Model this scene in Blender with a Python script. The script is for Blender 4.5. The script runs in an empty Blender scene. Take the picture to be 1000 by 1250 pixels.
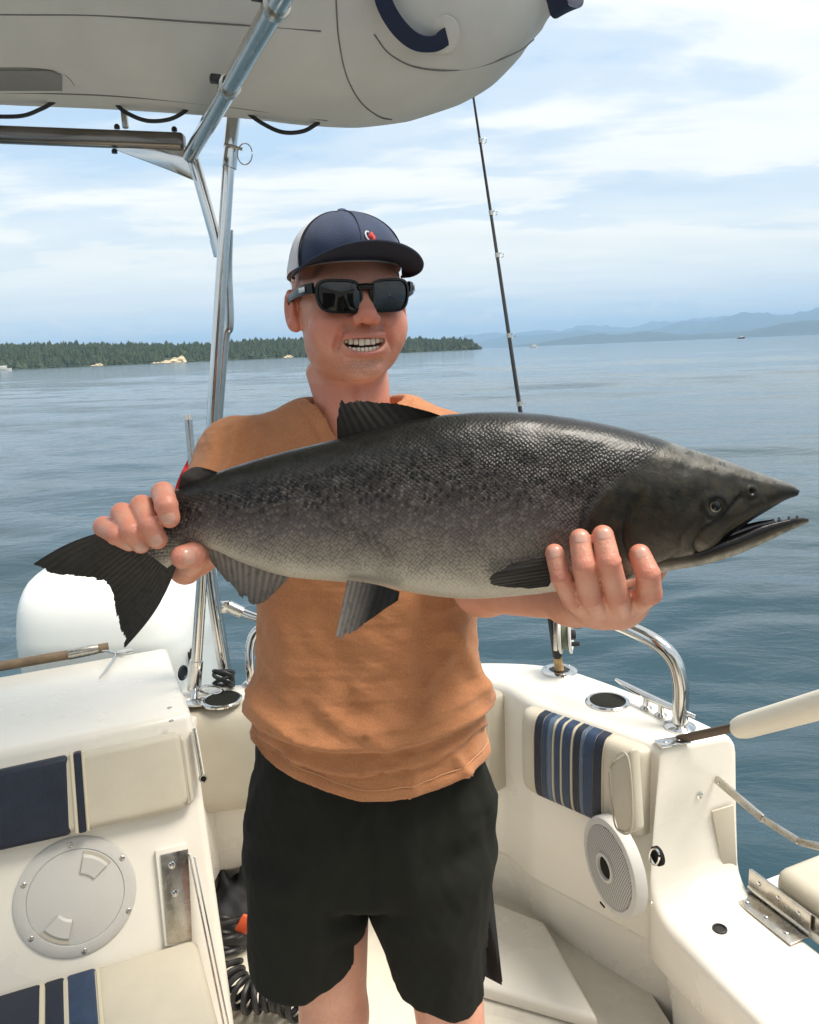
import bpy, bmesh, math, random
import numpy as np
from mathutils import Vector, Matrix

random.seed(7); RNG = np.random.default_rng(7)
scene = bpy.context.scene
COL = scene.collection

# ------------------------------------------------------------------ camera
CAM_H, FPX, PITCH, ROLL = 1.62, 963.0, math.radians(11.5), math.radians(2.4)
_C = np.array([0, 0, CAM_H])
_f = np.array([0, math.cos(PITCH), -math.sin(PITCH)])
_r0 = np.array([1.0, 0, 0]); _u0 = np.cross(_r0, _f)
_R = _r0 * math.cos(ROLL) - _u0 * math.sin(ROLL)
_U = _u0 * math.cos(ROLL) + _r0 * math.sin(ROLL)
cd = bpy.data.cameras.new('camera'); cam = bpy.data.objects.new('camera', cd); COL.objects.link(cam)
cd.sensor_fit = 'HORIZONTAL'; cd.sensor_width = 36.0; cd.lens = 36.0 * FPX / 1000
cd.clip_start = 0.05; cd.clip_end = 90000
mw = Matrix.Identity(4)
for i in range(3):
    mw[i][0] = _R[i]; mw[i][1] = _U[i]; mw[i][2] = -_f[i]; mw[i][3] = _C[i]
cam.matrix_world = mw
scene.camera = cam

# ------------------------------------------------------------------ light
SUN_EL, SUN_AZ = math.radians(64), math.radians(98)   # azimuth clockwise from +Y (view direction)
sd = Vector((math.sin(SUN_AZ) * math.cos(SUN_EL), math.cos(SUN_AZ) * math.cos(SUN_EL), math.sin(SUN_EL)))
sl = bpy.data.lights.new('sun', 'SUN'); sl.energy = 3.0; sl.angle = math.radians(26.0); sl.color = (1.0, 0.93, 0.82)
so = bpy.data.objects.new('sun', sl); COL.objects.link(so)
so.rotation_euler = (-sd).to_track_quat('-Z', 'Y').to_euler()
so.location = (6, -3, 12)
scene.view_settings.view_transform = 'Standard'
scene.view_settings.look = 'None'
scene.view_settings.exposure = 0.90
scene.view_settings.gamma = 1.0
scene.cycles.max_bounces = 6; scene.cycles.diffuse_bounces = 3; scene.cycles.glossy_bounces = 4
scene.cycles.transmission_bounces = 4; scene.cycles.volume_bounces = 0
scene.cycles.sample_clamp_indirect = 4.0
scene.cycles.use_denoising = True

def N(nt, typ, **kw):
    n = nt.nodes.new(typ)
    for k, v in kw.items():
        if k.startswith('i_'):
            n.inputs[k[2:].replace('_', ' ')].default_value = v
        else:
            setattr(n, k, v)
    return n
def L(nt, a, ao, b, bi): nt.links.new(a.outputs[ao], b.inputs[bi])
def math_n(nt, op, a, b=None, c=None, clamp=False):
    n = nt.nodes.new('ShaderNodeMath'); n.operation = op; n.use_clamp = clamp
    for i, v in enumerate((a, b, c)):
        if v is None: continue
        if isinstance(v, (int, float)): n.inputs[i].default_value = v
        else: nt.links.new(v, n.inputs[i])
    return n.outputs[0]
def mix_n(nt, fac, a, b, mode='MIX'):
    n = nt.nodes.new('ShaderNodeMix'); n.data_type = 'RGBA'; n.blend_type = mode
    for i, v in ((0, fac), (6, a), (7, b)):
        if isinstance(v, (int, float)): n.inputs[i].default_value = v
        elif isinstance(v, (tuple, list)): n.inputs[i].default_value = (*v[:3], 1)
        else: nt.links.new(v, n.inputs[i])
    return n.outputs[2]
def ramp_n(nt, fac, stops, interp='LINEAR'):
    n = nt.nodes.new('ShaderNodeValToRGB'); n.color_ramp.interpolation = interp
    el = n.color_ramp.elements
    while len(el) < len(stops): el.new(0.5)
    for e, (p, c) in zip(el, stops):
        e.position = p
        e.color = (c, c, c, 1) if isinstance(c, (int, float)) else (*c[:3], 1)
    nt.links.new(fac, n.inputs[0])
    return n.outputs[0]
def noise_n(nt, vec, scale, detail=4, rough=0.55, dist=0.0):
    n = nt.nodes.new('ShaderNodeTexNoise')
    n.inputs['Scale'].default_value = scale; n.inputs['Detail'].default_value = detail
    n.inputs['Roughness'].default_value = rough; n.inputs['Distortion'].default_value = dist
    if vec is not None: nt.links.new(vec, n.inputs['Vector'])
    return n.outputs['Fac']
def map_n(nt, vec, loc=(0, 0, 0), rot=(0, 0, 0), scale=(1, 1, 1)):
    n = nt.nodes.new('ShaderNodeMapping')
    n.inputs['Location'].default_value = loc; n.inputs['Rotation'].default_value = rot; n.inputs['Scale'].default_value = scale
    nt.links.new(vec, n.inputs['Vector'])
    return n.outputs[0]

# ------------------------------------------------------------------ sky (world)
world = bpy.data.worlds.new('World'); scene.world = world; world.use_nodes = True
nt = world.node_tree; nt.nodes.clear()
out = nt.nodes.new('ShaderNodeOutputWorld'); bg = nt.nodes.new('ShaderNodeBackground')
bg.inputs['Strength'].default_value = 0.105
sky = nt.nodes.new('ShaderNodeTexSky'); sky.sky_type = 'NISHITA'; sky.sun_disc = False
sky.sun_elevation = SUN_EL; sky.sun_rotation = SUN_AZ
sky.air_density = 1.0; sky.dust_density = 1.5; sky.ozone_density = 1.2
tc = nt.nodes.new('ShaderNodeTexCoord'); sep = nt.nodes.new('ShaderNodeSeparateXYZ')
L(nt, tc, 'Generated', sep, 0)
zc = math_n(nt, 'MAXIMUM', sep.outputs[2], 0.0)
den = math_n(nt, 'ADD', zc, 0.10)
cx_ = math_n(nt, 'DIVIDE', sep.outputs[0], den); cy_ = math_n(nt, 'DIVIDE', sep.outputs[1], den)
cmb = nt.nodes.new('ShaderNodeCombineXYZ'); nt.links.new(cx_, cmb.inputs[0]); nt.links.new(cy_, cmb.inputs[1])
cv = cmb.outputs[0]
# high layered cloud, drawn out along the horizon
n1 = noise_n(nt, map_n(nt, cv, loc=(3.1, 1.4, 0), rot=(0, 0, 0.35), scale=(0.55, 0.85, 1)), 1.15, 7, 0.56, 0.45)
n2 = noise_n(nt, map_n(nt, cv, loc=(7.7, 4.2, 0), rot=(0, 0, -0.25), scale=(0.5, 1.1, 1)), 2.0, 6, 0.55, 0.5)
s = math_n(nt, 'ADD', math_n(nt, 'MULTIPLY', n1, 0.66), math_n(nt, 'MULTIPLY', n2, 0.34))
s = math_n(nt, 'ADD', s, ramp_n(nt, zc, [(0.0, 0.55), (0.09, 0.60), (0.165, 0.47), (0.24, 0.49), (0.36, 0.55), (0.6, 0.5)]))
layer = ramp_n(nt, math_n(nt, 'SUBTRACT', s, 0.5), [(0.385, 0.06), (0.46, 0.5), (0.535, 1.0)], 'EASE')
# soft thickening towards the horizon
low = ramp_n(nt, zc, [(0.0, 0.80), (0.045, 0.86), (0.12, 0.92), (0.20, 0.35), (0.5, 0.0)])
cover = math_n(nt, 'MAXIMUM', layer, math_n(nt, 'MULTIPLY', low, ramp_n(nt, n2, [(0.35, 0.78), (0.6, 1.0)])))
# small cumulus just over the horizon, in azimuth / elevation
az = math_n(nt, 'ARCTAN2', sep.outputs[0], sep.outputs[1])
cmb2 = nt.nodes.new('ShaderNodeCombineXYZ'); nt.links.new(az, cmb2.inputs[0]); nt.links.new(math_n(nt, 'MULTIPLY', sep.outputs[2], 2.0), cmb2.inputs[1])
n3 = noise_n(nt, cmb2.outputs[0], 11.0, 6, 0.62, 0.2)
band = ramp_n(nt, zc, [(0.008, 0.0), (0.022, 1.0), (0.04, 0.55), (0.062, 0.0)])
puff = ramp_n(nt, math_n(nt, 'ADD', n3, math_n(nt, 'MULTIPLY', band, 0.16)), [(0.60, 0.0), (0.66, 1.0)], 'EASE')
tone = ramp_n(nt, noise_n(nt, map_n(nt, cv, loc=(1, 9, 0), scale=(0.5, 1.3, 1)), 1.9, 5, 0.6), [(0.3, (4.6, 4.95, 5.2)), (0.6, (6.2, 6.15, 5.9))])
horizon_tone = ramp_n(nt, zc, [(0.0, (5.0, 5.5, 5.7)), (0.10, (6.5, 6.3, 5.4)), (0.3, (5.7, 5.85, 5.8))])
ccol = mix_n(nt, 0.5, tone, horizon_tone)
lift = mix_n(nt, 0.65, sky.outputs[0], (2.3, 3.7, 5.1))
c1 = mix_n(nt, cover, lift, ccol)
puff = math_n(nt, 'MULTIPLY', puff, ramp_n(nt, band, [(0.05, 0.0), (0.3, 1.0)]))
c2 = mix_n(nt, puff, c1, (6.6, 6.2, 5.6))
nt.links.new(c2, bg.inputs[0]); L(nt, bg, 0, out, 0)

# ------------------------------------------------------------------ measuring: a pixel of the 1000 x 1250 photograph -> a point
def ray(x, y): return _f + (x - 500) / FPX * _R - (y - 625) / FPX * _U
def atY(x, y, Y): d = ray(x, y); return _C + d * (Y / d[1])
def atZ(x, y, z): d = ray(x, y); return _C + d * ((z - CAM_H) / d[2])
def atP(x, y, P0, n):
    d = ray(x, y); n = np.asarray(n, float); return _C + d * (((np.asarray(P0) - _C) @ n) / (d @ n))
def proj(V):
    v = np.asarray(V) - _C; k = v @ _f
    return 500 + FPX * (v @ _R) / k, 625 - FPX * (v @ _U) / k

# ------------------------------------------------------------------ shapes: every helper returns (verts, faces)
def unit(v): v = np.asarray(v, float); return v / max(np.linalg.norm(v), 1e-12)
def join(*parts):
    V, F, o = [], [], 0
    for v, f in parts:
        v = np.asarray(v, float); V.append(v); F += [tuple(int(i) + o for i in q) for q in f]; o += len(v)
    return np.vstack(V), F
def spline(P, n, closed=False):
    P = np.asarray(P, float); m = len(P)
    if closed: Q = np.vstack([P[-1], P, P[0], P[1]])
    else: Q = np.vstack([2 * P[0] - P[1], P, 2 * P[-1] - P[-2]])
    segs = m if closed else m - 1
    t = np.linspace(0, segs, n, endpoint=not closed); i = np.minimum(t.astype(int), segs - 1); u = (t - i)[:, None]
    a, b, c, d = Q[i], Q[i + 1], Q[i + 2], Q[i + 3]
    return 0.5 * (2 * b + (c - a) * u + (2 * a - 5 * b + 4 * c - d) * u ** 2 + (3 * b - a - 3 * c + d) * u ** 3)
def tube(P, rad, n=14, caps=True, up=None):
    P = np.asarray(P, float); m = len(P); rad = np.broadcast_to(rad, (m,))
    T = np.gradient(P, axis=0); T /= np.linalg.norm(T, axis=1)[:, None]
    u = np.array([0, 0, 1.0]) if up is None else np.asarray(up, float)
    if abs(T[0] @ u) > 0.95: u = np.array([1.0, 0, 0])
    a = unit(np.cross(T[0], u)); V = []
    th = np.linspace(0, 2 * np.pi, n, endpoint=False)
    for i in range(m):
        a = unit(a - (a @ T[i]) * T[i]); b = np.cross(T[i], a)
        V.append(P[i] + rad[i] * (np.cos(th)[:, None] * a + np.sin(th)[:, None] * b))
    V = np.vstack(V); F = []
    for i in range(m - 1):
        for j in range(n):
            k = (j + 1) % n; F.append((i * n + j, i * n + k, (i + 1) * n + k, (i + 1) * n + j))
    if caps: F += [tuple(range(n - 1, -1, -1)), tuple((m - 1) * n + j for j in range(n))]
    return V, F
def loft(rings, caps=True, closed=True):
    m, n = len(rings), len(rings[0]); V = np.vstack(rings); F = []
    for i in range(m - 1):
        for j in range(n if closed else n - 1):
            k = (j + 1) % n; F.append((i * n + j, i * n + k, (i + 1) * n + k, (i + 1) * n + j))
    if caps and closed: F += [tuple(range(n - 1, -1, -1)), tuple((m - 1) * n + j for j in range(n))]
    return V, F
def grid(V3):
    m, n = V3.shape[:2]; F = [(i * n + j, i * n + j + 1, (i + 1) * n + j + 1, (i + 1) * n + j) for i in range(m - 1) for j in range(n - 1)]
    return V3.reshape(-1, 3), F
def revolve(prof, o, ax, n=28):
    """prof: (radius, height) pairs about axis ax through o"""
    ax = unit(ax); a = unit(np.cross(ax, [0, 0, 1.0] if abs(ax[2]) < 0.9 else [1.0, 0, 0])); b = np.cross(ax, a)
    th = np.linspace(0, 2 * np.pi, n, endpoint=False)
    rings = [np.asarray(o) + ax * h + r * (np.cos(th)[:, None] * a + np.sin(th)[:, None] * b) for r, h in prof]
    return loft(rings)
def rbox(c, ax, size, bev=0.006, seg=2):
    """rounded box: centre, 3 axes (rows), full sizes"""
    bm = bmesh.new(); bmesh.ops.create_cube(bm, size=1.0)
    for v in bm.verts: v.co = Vector((v.co.x * size[0], v.co.y * size[1], v.co.z * size[2]))
    if bev > 0: bmesh.ops.bevel(bm, geom=list(bm.edges), offset=min(bev, 0.49 * min(size)), segments=seg, profile=0.5, affect='EDGES')
    V = np.array([v.co[:] for v in bm.verts]); bm.verts.index_update()
    F = [tuple(v.index for v in f.verts) for f in bm.faces]; bm.free()
    return np.asarray(c) + V @ np.asarray(ax, float), F
def prism(poly, nrm, depth, bev=0.004, seg=2):
    """polygon (world points) extruded by depth along nrm, edges rounded"""
    bm = bmesh.new(); n = Vector(unit(nrm)) * depth
    a = [bm.verts.new(Vector(p)) for p in poly]; b = [bm.verts.new(Vector(p) + n) for p in poly]
    k = len(a); bm.faces.new(a[::-1]); bm.faces.new(b)
    for i in range(k): bm.faces.new((a[i], a[(i + 1) % k], b[(i + 1) % k], b[i]))
    bmesh.ops.recalc_face_normals(bm, faces=list(bm.faces))
    if bev > 0: bmesh.ops.bevel(bm, geom=[e for e in bm.edges if e.calc_face_angle(0) > 0.5], offset=bev, segments=seg, profile=0.5, affect='EDGES')
    bm.verts.index_update(); V = np.array([v.co[:] for v in bm.verts]); F = [tuple(v.index for v in f.verts) for f in bm.faces]; bm.free()
    return V, F
XYZ = np.eye(3)
def frame(u, v=None):
    """right-handed rows: u, v, w"""
    u = unit(u); v = np.array([0, 0, 1.0]) if v is None else np.asarray(v, float)
    w = unit(np.cross(u, v)); return np.array([u, np.cross(w, u), w])
def screw(p, n, r=0.004):
    return revolve([(r, -0.001), (r, 0.0006), (r * 0.8, 0.0016), (r * 0.3, 0.0022)], p, n, 12)

WL = {}
def thing(name, loc, label, cat, group=None):
    o = bpy.data.objects.new(name, None); COL.objects.link(o); o.location = loc; o.empty_display_size = 0.1
    o['label'] = label; o['category'] = cat
    if group: o['group'] = group
    WL[o] = np.asarray(loc, float); return o
def mk(name, VF, mat, parent=None, sharp=38, kind=None, label=None, cat=None, group=None, attrs=None):
    V, F = VF; V = np.asarray(V, float)
    c = (V.min(0) + V.max(0)) / 2
    if parent is None: c[2] = V[:, 2].min()
    me = bpy.data.meshes.new(name)
    if isinstance(F, np.ndarray):
        k = F.shape[1]; me.vertices.add(len(V)); me.vertices.foreach_set('co', (V - c).astype(np.float32).ravel())
        me.loops.add(F.size); me.loops.foreach_set('vertex_index', F.astype(np.int32).ravel())
        me.polygons.add(len(F)); me.polygons.foreach_set('loop_start', (np.arange(len(F)) * k).astype(np.int32))
        me.update(calc_edges=True); me.validate()
    else:
        me.from_pydata((V - c).tolist(), [], F)
    bm = bmesh.new(); bm.from_mesh(me); bmesh.ops.recalc_face_normals(bm, faces=list(bm.faces)); bm.to_mesh(me); bm.free()
    me.polygons.foreach_set('use_smooth', np.ones(len(me.polygons), bool))
    if sharp: me.set_sharp_from_angle(angle=math.radians(sharp))
    if attrs:
        for k, a in attrs.items():
            at = me.attributes.new(k, 'FLOAT', 'POINT'); at.data.foreach_set('value', np.asarray(a, np.float32))
    me.materials.append(mat)
    o = bpy.data.objects.new(name, me); COL.objects.link(o); WL[o] = c
    if parent is not None:
        o.parent = parent; o.location = c - WL[parent]
    else: o.location = c
    if kind: o['kind'] = kind
    if label: o['label'] = label
    if cat: o['category'] = cat
    if group: o['group'] = group
    return o

# ------------------------------------------------------------------ smooth implicit surfaces (bodies, cloth, hands)
def smin(a, b, k):
    h = np.clip(0.5 + 0.5 * (b - a) / k, 0, 1); return b + (a - b) * h - k * h * (1 - h)
def sd_cone(p, a, b, ra, rb):
    a = np.asarray(a, np.float32); d = np.asarray(b, np.float32) - a
    t = np.clip(((p - a) @ d) / (d @ d), 0, 1)
    return np.linalg.norm(p - a - t[:, None] * d, axis=1) - (ra + (rb - ra) * t)
def sd_ell(p, c, r, ax=None):
    q = p - np.asarray(c, np.float32)
    if ax is not None: q = q @ np.asarray(ax, np.float32).T
    r = np.asarray(r, np.float32); k0 = np.linalg.norm(q / r, axis=1); k1 = np.linalg.norm(q / (r * r), axis=1)
    return k0 * (k0 - 1) / np.maximum(k1, 1e-6)
def surface(func, lo, hi, h, project=2):
    """surface nets over a grid"""
    lo = np.asarray(lo, float); n = np.ceil((np.asarray(hi) - lo) / h).astype(int) + 1
    xs = [lo[i] + h * np.arange(n[i]) for i in range(3)]
    S = np.empty(n, np.float32)
    for i in range(n[0]):
        gy, gz = np.meshgrid(xs[1], xs[2], indexing='ij')
        P = np.stack([np.full(gy.size, xs[0][i]), gy.ravel(), gz.ravel()], 1).astype(np.float32)
        S[i] = func(P).reshape(n[1], n[2])
    B = S < 0; cs = n - 1
    acc = np.zeros((*cs, 3), np.float32); cnt = np.zeros(cs, np.float32)
    sl_ = lambda o: tuple(slice(o[k], o[k] + cs[k]) for k in range(3))
    corners = [(a, b, c) for a in (0, 1) for b in (0, 1) for c in (0, 1)]
    for a in corners:
        for k in range(3):
            if a[k]: continue
            b = tuple(1 if q == k else a[q] for q in range(3))
            m = B[sl_(a)] != B[sl_(b)]; sa = S[sl_(a)][m]; sb = S[sl_(b)][m]
            t = sa / (sa - sb)
            e = np.tile(np.array(a, np.float32), (len(t), 1)); e[:, k] = t
            acc[m] += e; cnt[m] += 1
    act = cnt > 0; idx = -np.ones(cs, int); idx[act] = np.arange(act.sum())
    ii = np.argwhere(act); V = lo + h * (ii + acc[act] / cnt[act][:, None])
    F = []
    for k in range(3):
        o = [q for q in range(3) if q != k]
        a = [slice(1, -1)] * 3; a[k] = slice(0, cs[k]); b = list(a); b[k] = slice(1, cs[k] + 1)
        m = B[tuple(a)] != B[tuple(b)]; fl = B[tuple(a)][m]
        e = np.argwhere(m); e[:, o[0]] += 1; e[:, o[1]] += 1
        def cell(d0, d1):
            q = e.copy(); q[:, o[0]] -= d0; q[:, o[1]] -= d1; return idx[q[:, 0], q[:, 1], q[:, 2]]
        Q = np.stack([cell(0, 0), cell(1, 0), cell(1, 1), cell(0, 1)], 1)
        if k == 1: fl = ~fl
        Q[fl] = Q[fl][:, ::-1]; F.append(Q)
    F = np.vstack(F); F = F[(F >= 0).all(1)]
    for _ in range(project):
        d = func(V.astype(np.float32)); g = gradient(func, V, h * 0.5)
        V = V - np.clip(d, -h, h)[:, None] * g * 0.9
    return V, F
def gradient(func, V, e):
    g = np.stack([func((V + e * XYZ[k]).astype(np.float32)) - func((V - e * XYZ[k]).astype(np.float32)) for k in range(3)], 1)
    return g / np.maximum(np.linalg.norm(g, axis=1), 1e-9)[:, None]
def relax(V, F, it=2, lam=0.5):
    E = np.vstack([F[:, [0, 1]], F[:, [1, 2]], F[:, [2, 3]], F[:, [3, 0]]])
    for _ in range(it):
        s = np.zeros_like(V); c = np.zeros(len(V))
        np.add.at(s, E[:, 0], V[E[:, 1]]); np.add.at(s, E[:, 1], V[E[:, 0]]); np.add.at(c, E[:, 0], 1); np.add.at(c, E[:, 1], 1)
        V = V + lam * (s / np.maximum(c, 1)[:, None] - V)
    return V
def fnoise(P, seed=0, octv=3, sc=1.0):
    """cheap smooth noise: a few random plane waves per octave"""
    r = np.random.default_rng(seed); o = np.zeros(len(P)); a = 1.0
    for k in range(octv):
        for _ in range(5):
            d = r.normal(size=P.shape[1]); d *= sc * 2 ** k * 6.0 / np.linalg.norm(d) * r.uniform(0.6, 1.4)
            o += a * np.sin(P @ d + r.uniform(0, 6.28)) / 5 ** 0.5
        a *= 0.5
    return o
def polydist(px, py, pts):
    """distance and side (+ below the line, y down) to a polyline in the plane"""
    best = np.full(px.shape, 1e9); side = np.zeros(px.shape)
    for (x0, y0), (x1, y1) in zip(pts[:-1], pts[1:]):
        dx, dy = x1 - x0, y1 - y0; l2 = dx * dx + dy * dy
        t = np.clip(((px - x0) * dx + (py - y0) * dy) / l2, 0, 1)
        d = np.hypot(px - x0 - t * dx, py - y0 - t * dy); m = d < best
        best[m] = d[m]; side[m] = np.sign(dx * (py - y0) - dy * (px - x0))[m]
    return best, side
# ------------------------------------------------------------------ materials
MATS = {}
def material(name, base, rough=0.5, metal=0.0, var=0.0, vscale=6.0, bump=0.0, bscale=200.0, spec=0.5, coat=0.0, dirt=None, aniso=0.0, sheen=0.0, sss=0.0):
    m = bpy.data.materials.new(name); m.use_nodes = True; nt = m.node_tree
    b = nt.nodes['Principled BSDF']; tc = nt.nodes.new('ShaderNodeTexCoord')
    b.inputs['Roughness'].default_value = rough; b.inputs['Metallic'].default_value = metal
    b.inputs['Specular IOR Level'].default_value = spec; b.inputs['Coat Weight'].default_value = coat
    b.inputs['Coat Roughness'].default_value = 0.08; b.inputs['Sheen Weight'].default_value = sheen
    v = tc.outputs['Object']
    col = None
    if var or dirt:
        n = noise_n(nt, v, vscale, 6, 0.6)
        f = ramp_n(nt, n, [(0.3, 0.0), (0.7, 1.0)])
        col = mix_n(nt, f, tuple(c * (1 - var) for c in base), tuple(min(1, c * (1 + var)) for c in base))
        if dirt:
            n2 = noise_n(nt, v, dirt[1], 8, 0.7, 0.6)
            col = mix_n(nt, ramp_n(nt, n2, [(dirt[2], 0.0), (dirt[2] + 0.26, dirt[3])]), col, dirt[0])
        nt.links.new(col, b.inputs['Base Color'])
        r = math_n(nt, 'ADD', math_n(nt, 'MULTIPLY', n, 0.25), rough - 0.12, clamp=True)
        nt.links.new(r, b.inputs['Roughness'])
    else:
        b.inputs['Base Color'].default_value = (*base, 1)
    if bump:
        bp = nt.nodes.new('ShaderNodeBump'); bp.inputs['Strength'].default_value = bump; bp.inputs['Distance'].default_value = 0.002
        nt.links.new(noise_n(nt, v, bscale, 3, 0.6), bp.inputs['Height']); nt.links.new(bp.outputs[0], b.inputs['Normal'])
    MATS[name] = m; return m
GEL = material('gelcoat', (0.81, 0.765, 0.675), 0.28, var=0.03, vscale=3, coat=0.15, dirt=((0.64, 0.55, 0.43), 5, 0.45, 0.12))
DECK = material('nonskid_deck', (0.70, 0.65, 0.55), 0.6, var=0.06, vscale=14, bump=0.6, bscale=420, dirt=((0.36, 0.28, 0.20), 16, 0.52, 0.30))
VINYL = material('cream_vinyl', (0.54, 0.49, 0.39), 0.48, var=0.06, vscale=9, bump=0.35, bscale=500, dirt=((0.42, 0.34, 0.24), 12, 0.64, 0.25))
VINYL_EDGE = material('vinyl_piping', (0.50, 0.45, 0.36), 0.5)
NAVY = material('navy_vinyl', (0.008, 0.0135, 0.030), 0.5, var=0.25, vscale=30, bump=0.3, bscale=500)
BLUE = material('blue_vinyl', (0.020, 0.042, 0.092), 0.45, var=0.25, vscale=40, bump=0.3, bscale=500)
LBLUE = material('pale_blue_vinyl', (0.085, 0.13, 0.20), 0.45, var=0.2, vscale=40, bump=0.3, bscale=500)
TAN = material('stripe_tan_vinyl', (0.60, 0.54, 0.40), 0.5)
STEEL = material('stainless_steel', (0.62, 0.61, 0.59), 0.12, 1.0, var=0.06, vscale=30)
STEEL_D = material('worn_stainless', (0.50, 0.47, 0.42), 0.26, 1.0, var=0.15, vscale=40)
BLACK = material('black_rubber', (0.012, 0.012, 0.013), 0.5)
DARK = material('dark_cup', (0.018, 0.018, 0.015), 0.8, spec=0.15)
GREYP = material('grey_plastic', (0.60, 0.58, 0.54), 0.55, bump=0.5, bscale=700)
WHITEP = material('white_plastic', (0.72, 0.70, 0.66), 0.4)
PVC = material('grey_inflatable_fabric', (0.60, 0.575, 0.53), 0.55, var=0.07, vscale=5, bump=0.25, bscale=600, dirt=((0.25, 0.22, 0.18), 10, 0.66, 0.5))
PVC_SEAM = material('inflatable_seam', (0.16, 0.15, 0.14), 0.6)
STRAP = material('navy_webbing', (0.010, 0.017, 0.05), 0.7, bump=0.6, bscale=900)
ENG = material('white_engine_paint', (0.83, 0.84, 0.80), 0.22, coat=0.3, var=0.02)
WOOD = material('weathered_wood', (0.20, 0.135, 0.078), 0.6, var=0.4, vscale=18, bump=0.6, bscale=120)
CORK = material('cork', (0.55, 0.36, 0.17), 0.8, var=0.35, vscale=160, bump=0.8, bscale=300)
GRAPH = material('dark_rod_blank', (0.028, 0.024, 0.022), 0.25, var=0.2, coat=0.5)
REDF = material('red_flag_cloth', (0.50, 0.02, 0.025), 0.75)
ORANGE = material('orange_plastic', (0.70, 0.10, 0.03), 0.4)
BAGM = material('black_nylon', (0.012, 0.013, 0.016), 0.65, var=0.2, bump=0.5, bscale=300)
SHORTS = material('black_jersey', (0.0125, 0.0128, 0.0100), 0.9, var=0.2, vscale=25, bump=0.4, bscale=800, spec=0.2)
CAPN = material('navy_cotton', (0.030, 0.048, 0.105), 0.85, var=0.12, vscale=40, bump=0.7, bscale=900, sheen=0.15)
CAPB = material('dark_navy_brim', (0.012, 0.017, 0.036), 0.85, bump=0.6, bscale=900)
CAPW = material('white_cap_mesh', (0.88, 0.88, 0.94), 0.8, bump=1.0, bscale=900)
STITCH = material('pale_thread', (0.60, 0.52, 0.42), 0.8)
FRAME = material('matte_black_frame', (0.005, 0.005, 0.006), 0.3, spec=0.35)
LENS = material('grey_mirror_lens', (0.006, 0.006, 0.006), 0.03, spec=0.55)
TOOTH = material('tooth_enamel', (0.84, 0.76, 0.60), 0.25, coat=0.3)
GUM = material('mouth_inside', (0.10, 0.018, 0.016), 0.4)
REDW = material('red_embroidery', (0.65, 0.05, 0.04), 0.7)
WHW = material('white_embroidery', (0.75, 0.75, 0.75), 0.7)
PINBLACK = material('black_towel_cloth', (0.010, 0.011, 0.012), 0.9, bump=0.9, bscale=500)

# t-shirt: rust orange cotton with fine knit and slow fading
def shirt_mat():
    m = material('rust_orange_cotton', (0.50, 0.205, 0.062), 0.88, sheen=0.12); nt = m.node_tree; b = nt.nodes['Principled BSDF']
    v = nt.nodes.new('ShaderNodeTexCoord').outputs['Object']
    n = noise_n(nt, v, 7, 6, 0.62)
    c = mix_n(nt, ramp_n(nt, n, [(0.3, 0.0), (0.7, 1.0)]), (0.355, 0.135, 0.052), (0.45, 0.187, 0.075))
    c = mix_n(nt, math_n(nt, 'MULTIPLY', ramp_n(nt, noise_n(nt, v, 420, 2), [(0.45, 0.0), (0.7, 1.0)]), 0.35), c, (0.58, 0.29, 0.14))
    nt.links.new(c, b.inputs['Base Color'])
    bp = nt.nodes.new('ShaderNodeBump'); bp.inputs['Strength'].default_value = 0.45; bp.inputs['Distance'].default_value = 0.0015
    h = math_n(nt, 'ADD', noise_n(nt, v, 700, 2), math_n(nt, 'MULTIPLY', noise_n(nt, map_n(nt, v, scale=(1, 1, 1.6)), 38, 5, 0.6, 0.6), 2.2))
    nt.links.new(h, bp.inputs['Height']); nt.links.new(bp.outputs[0], b.inputs['Normal'])
    return m
COTTON = shirt_mat()

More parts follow.
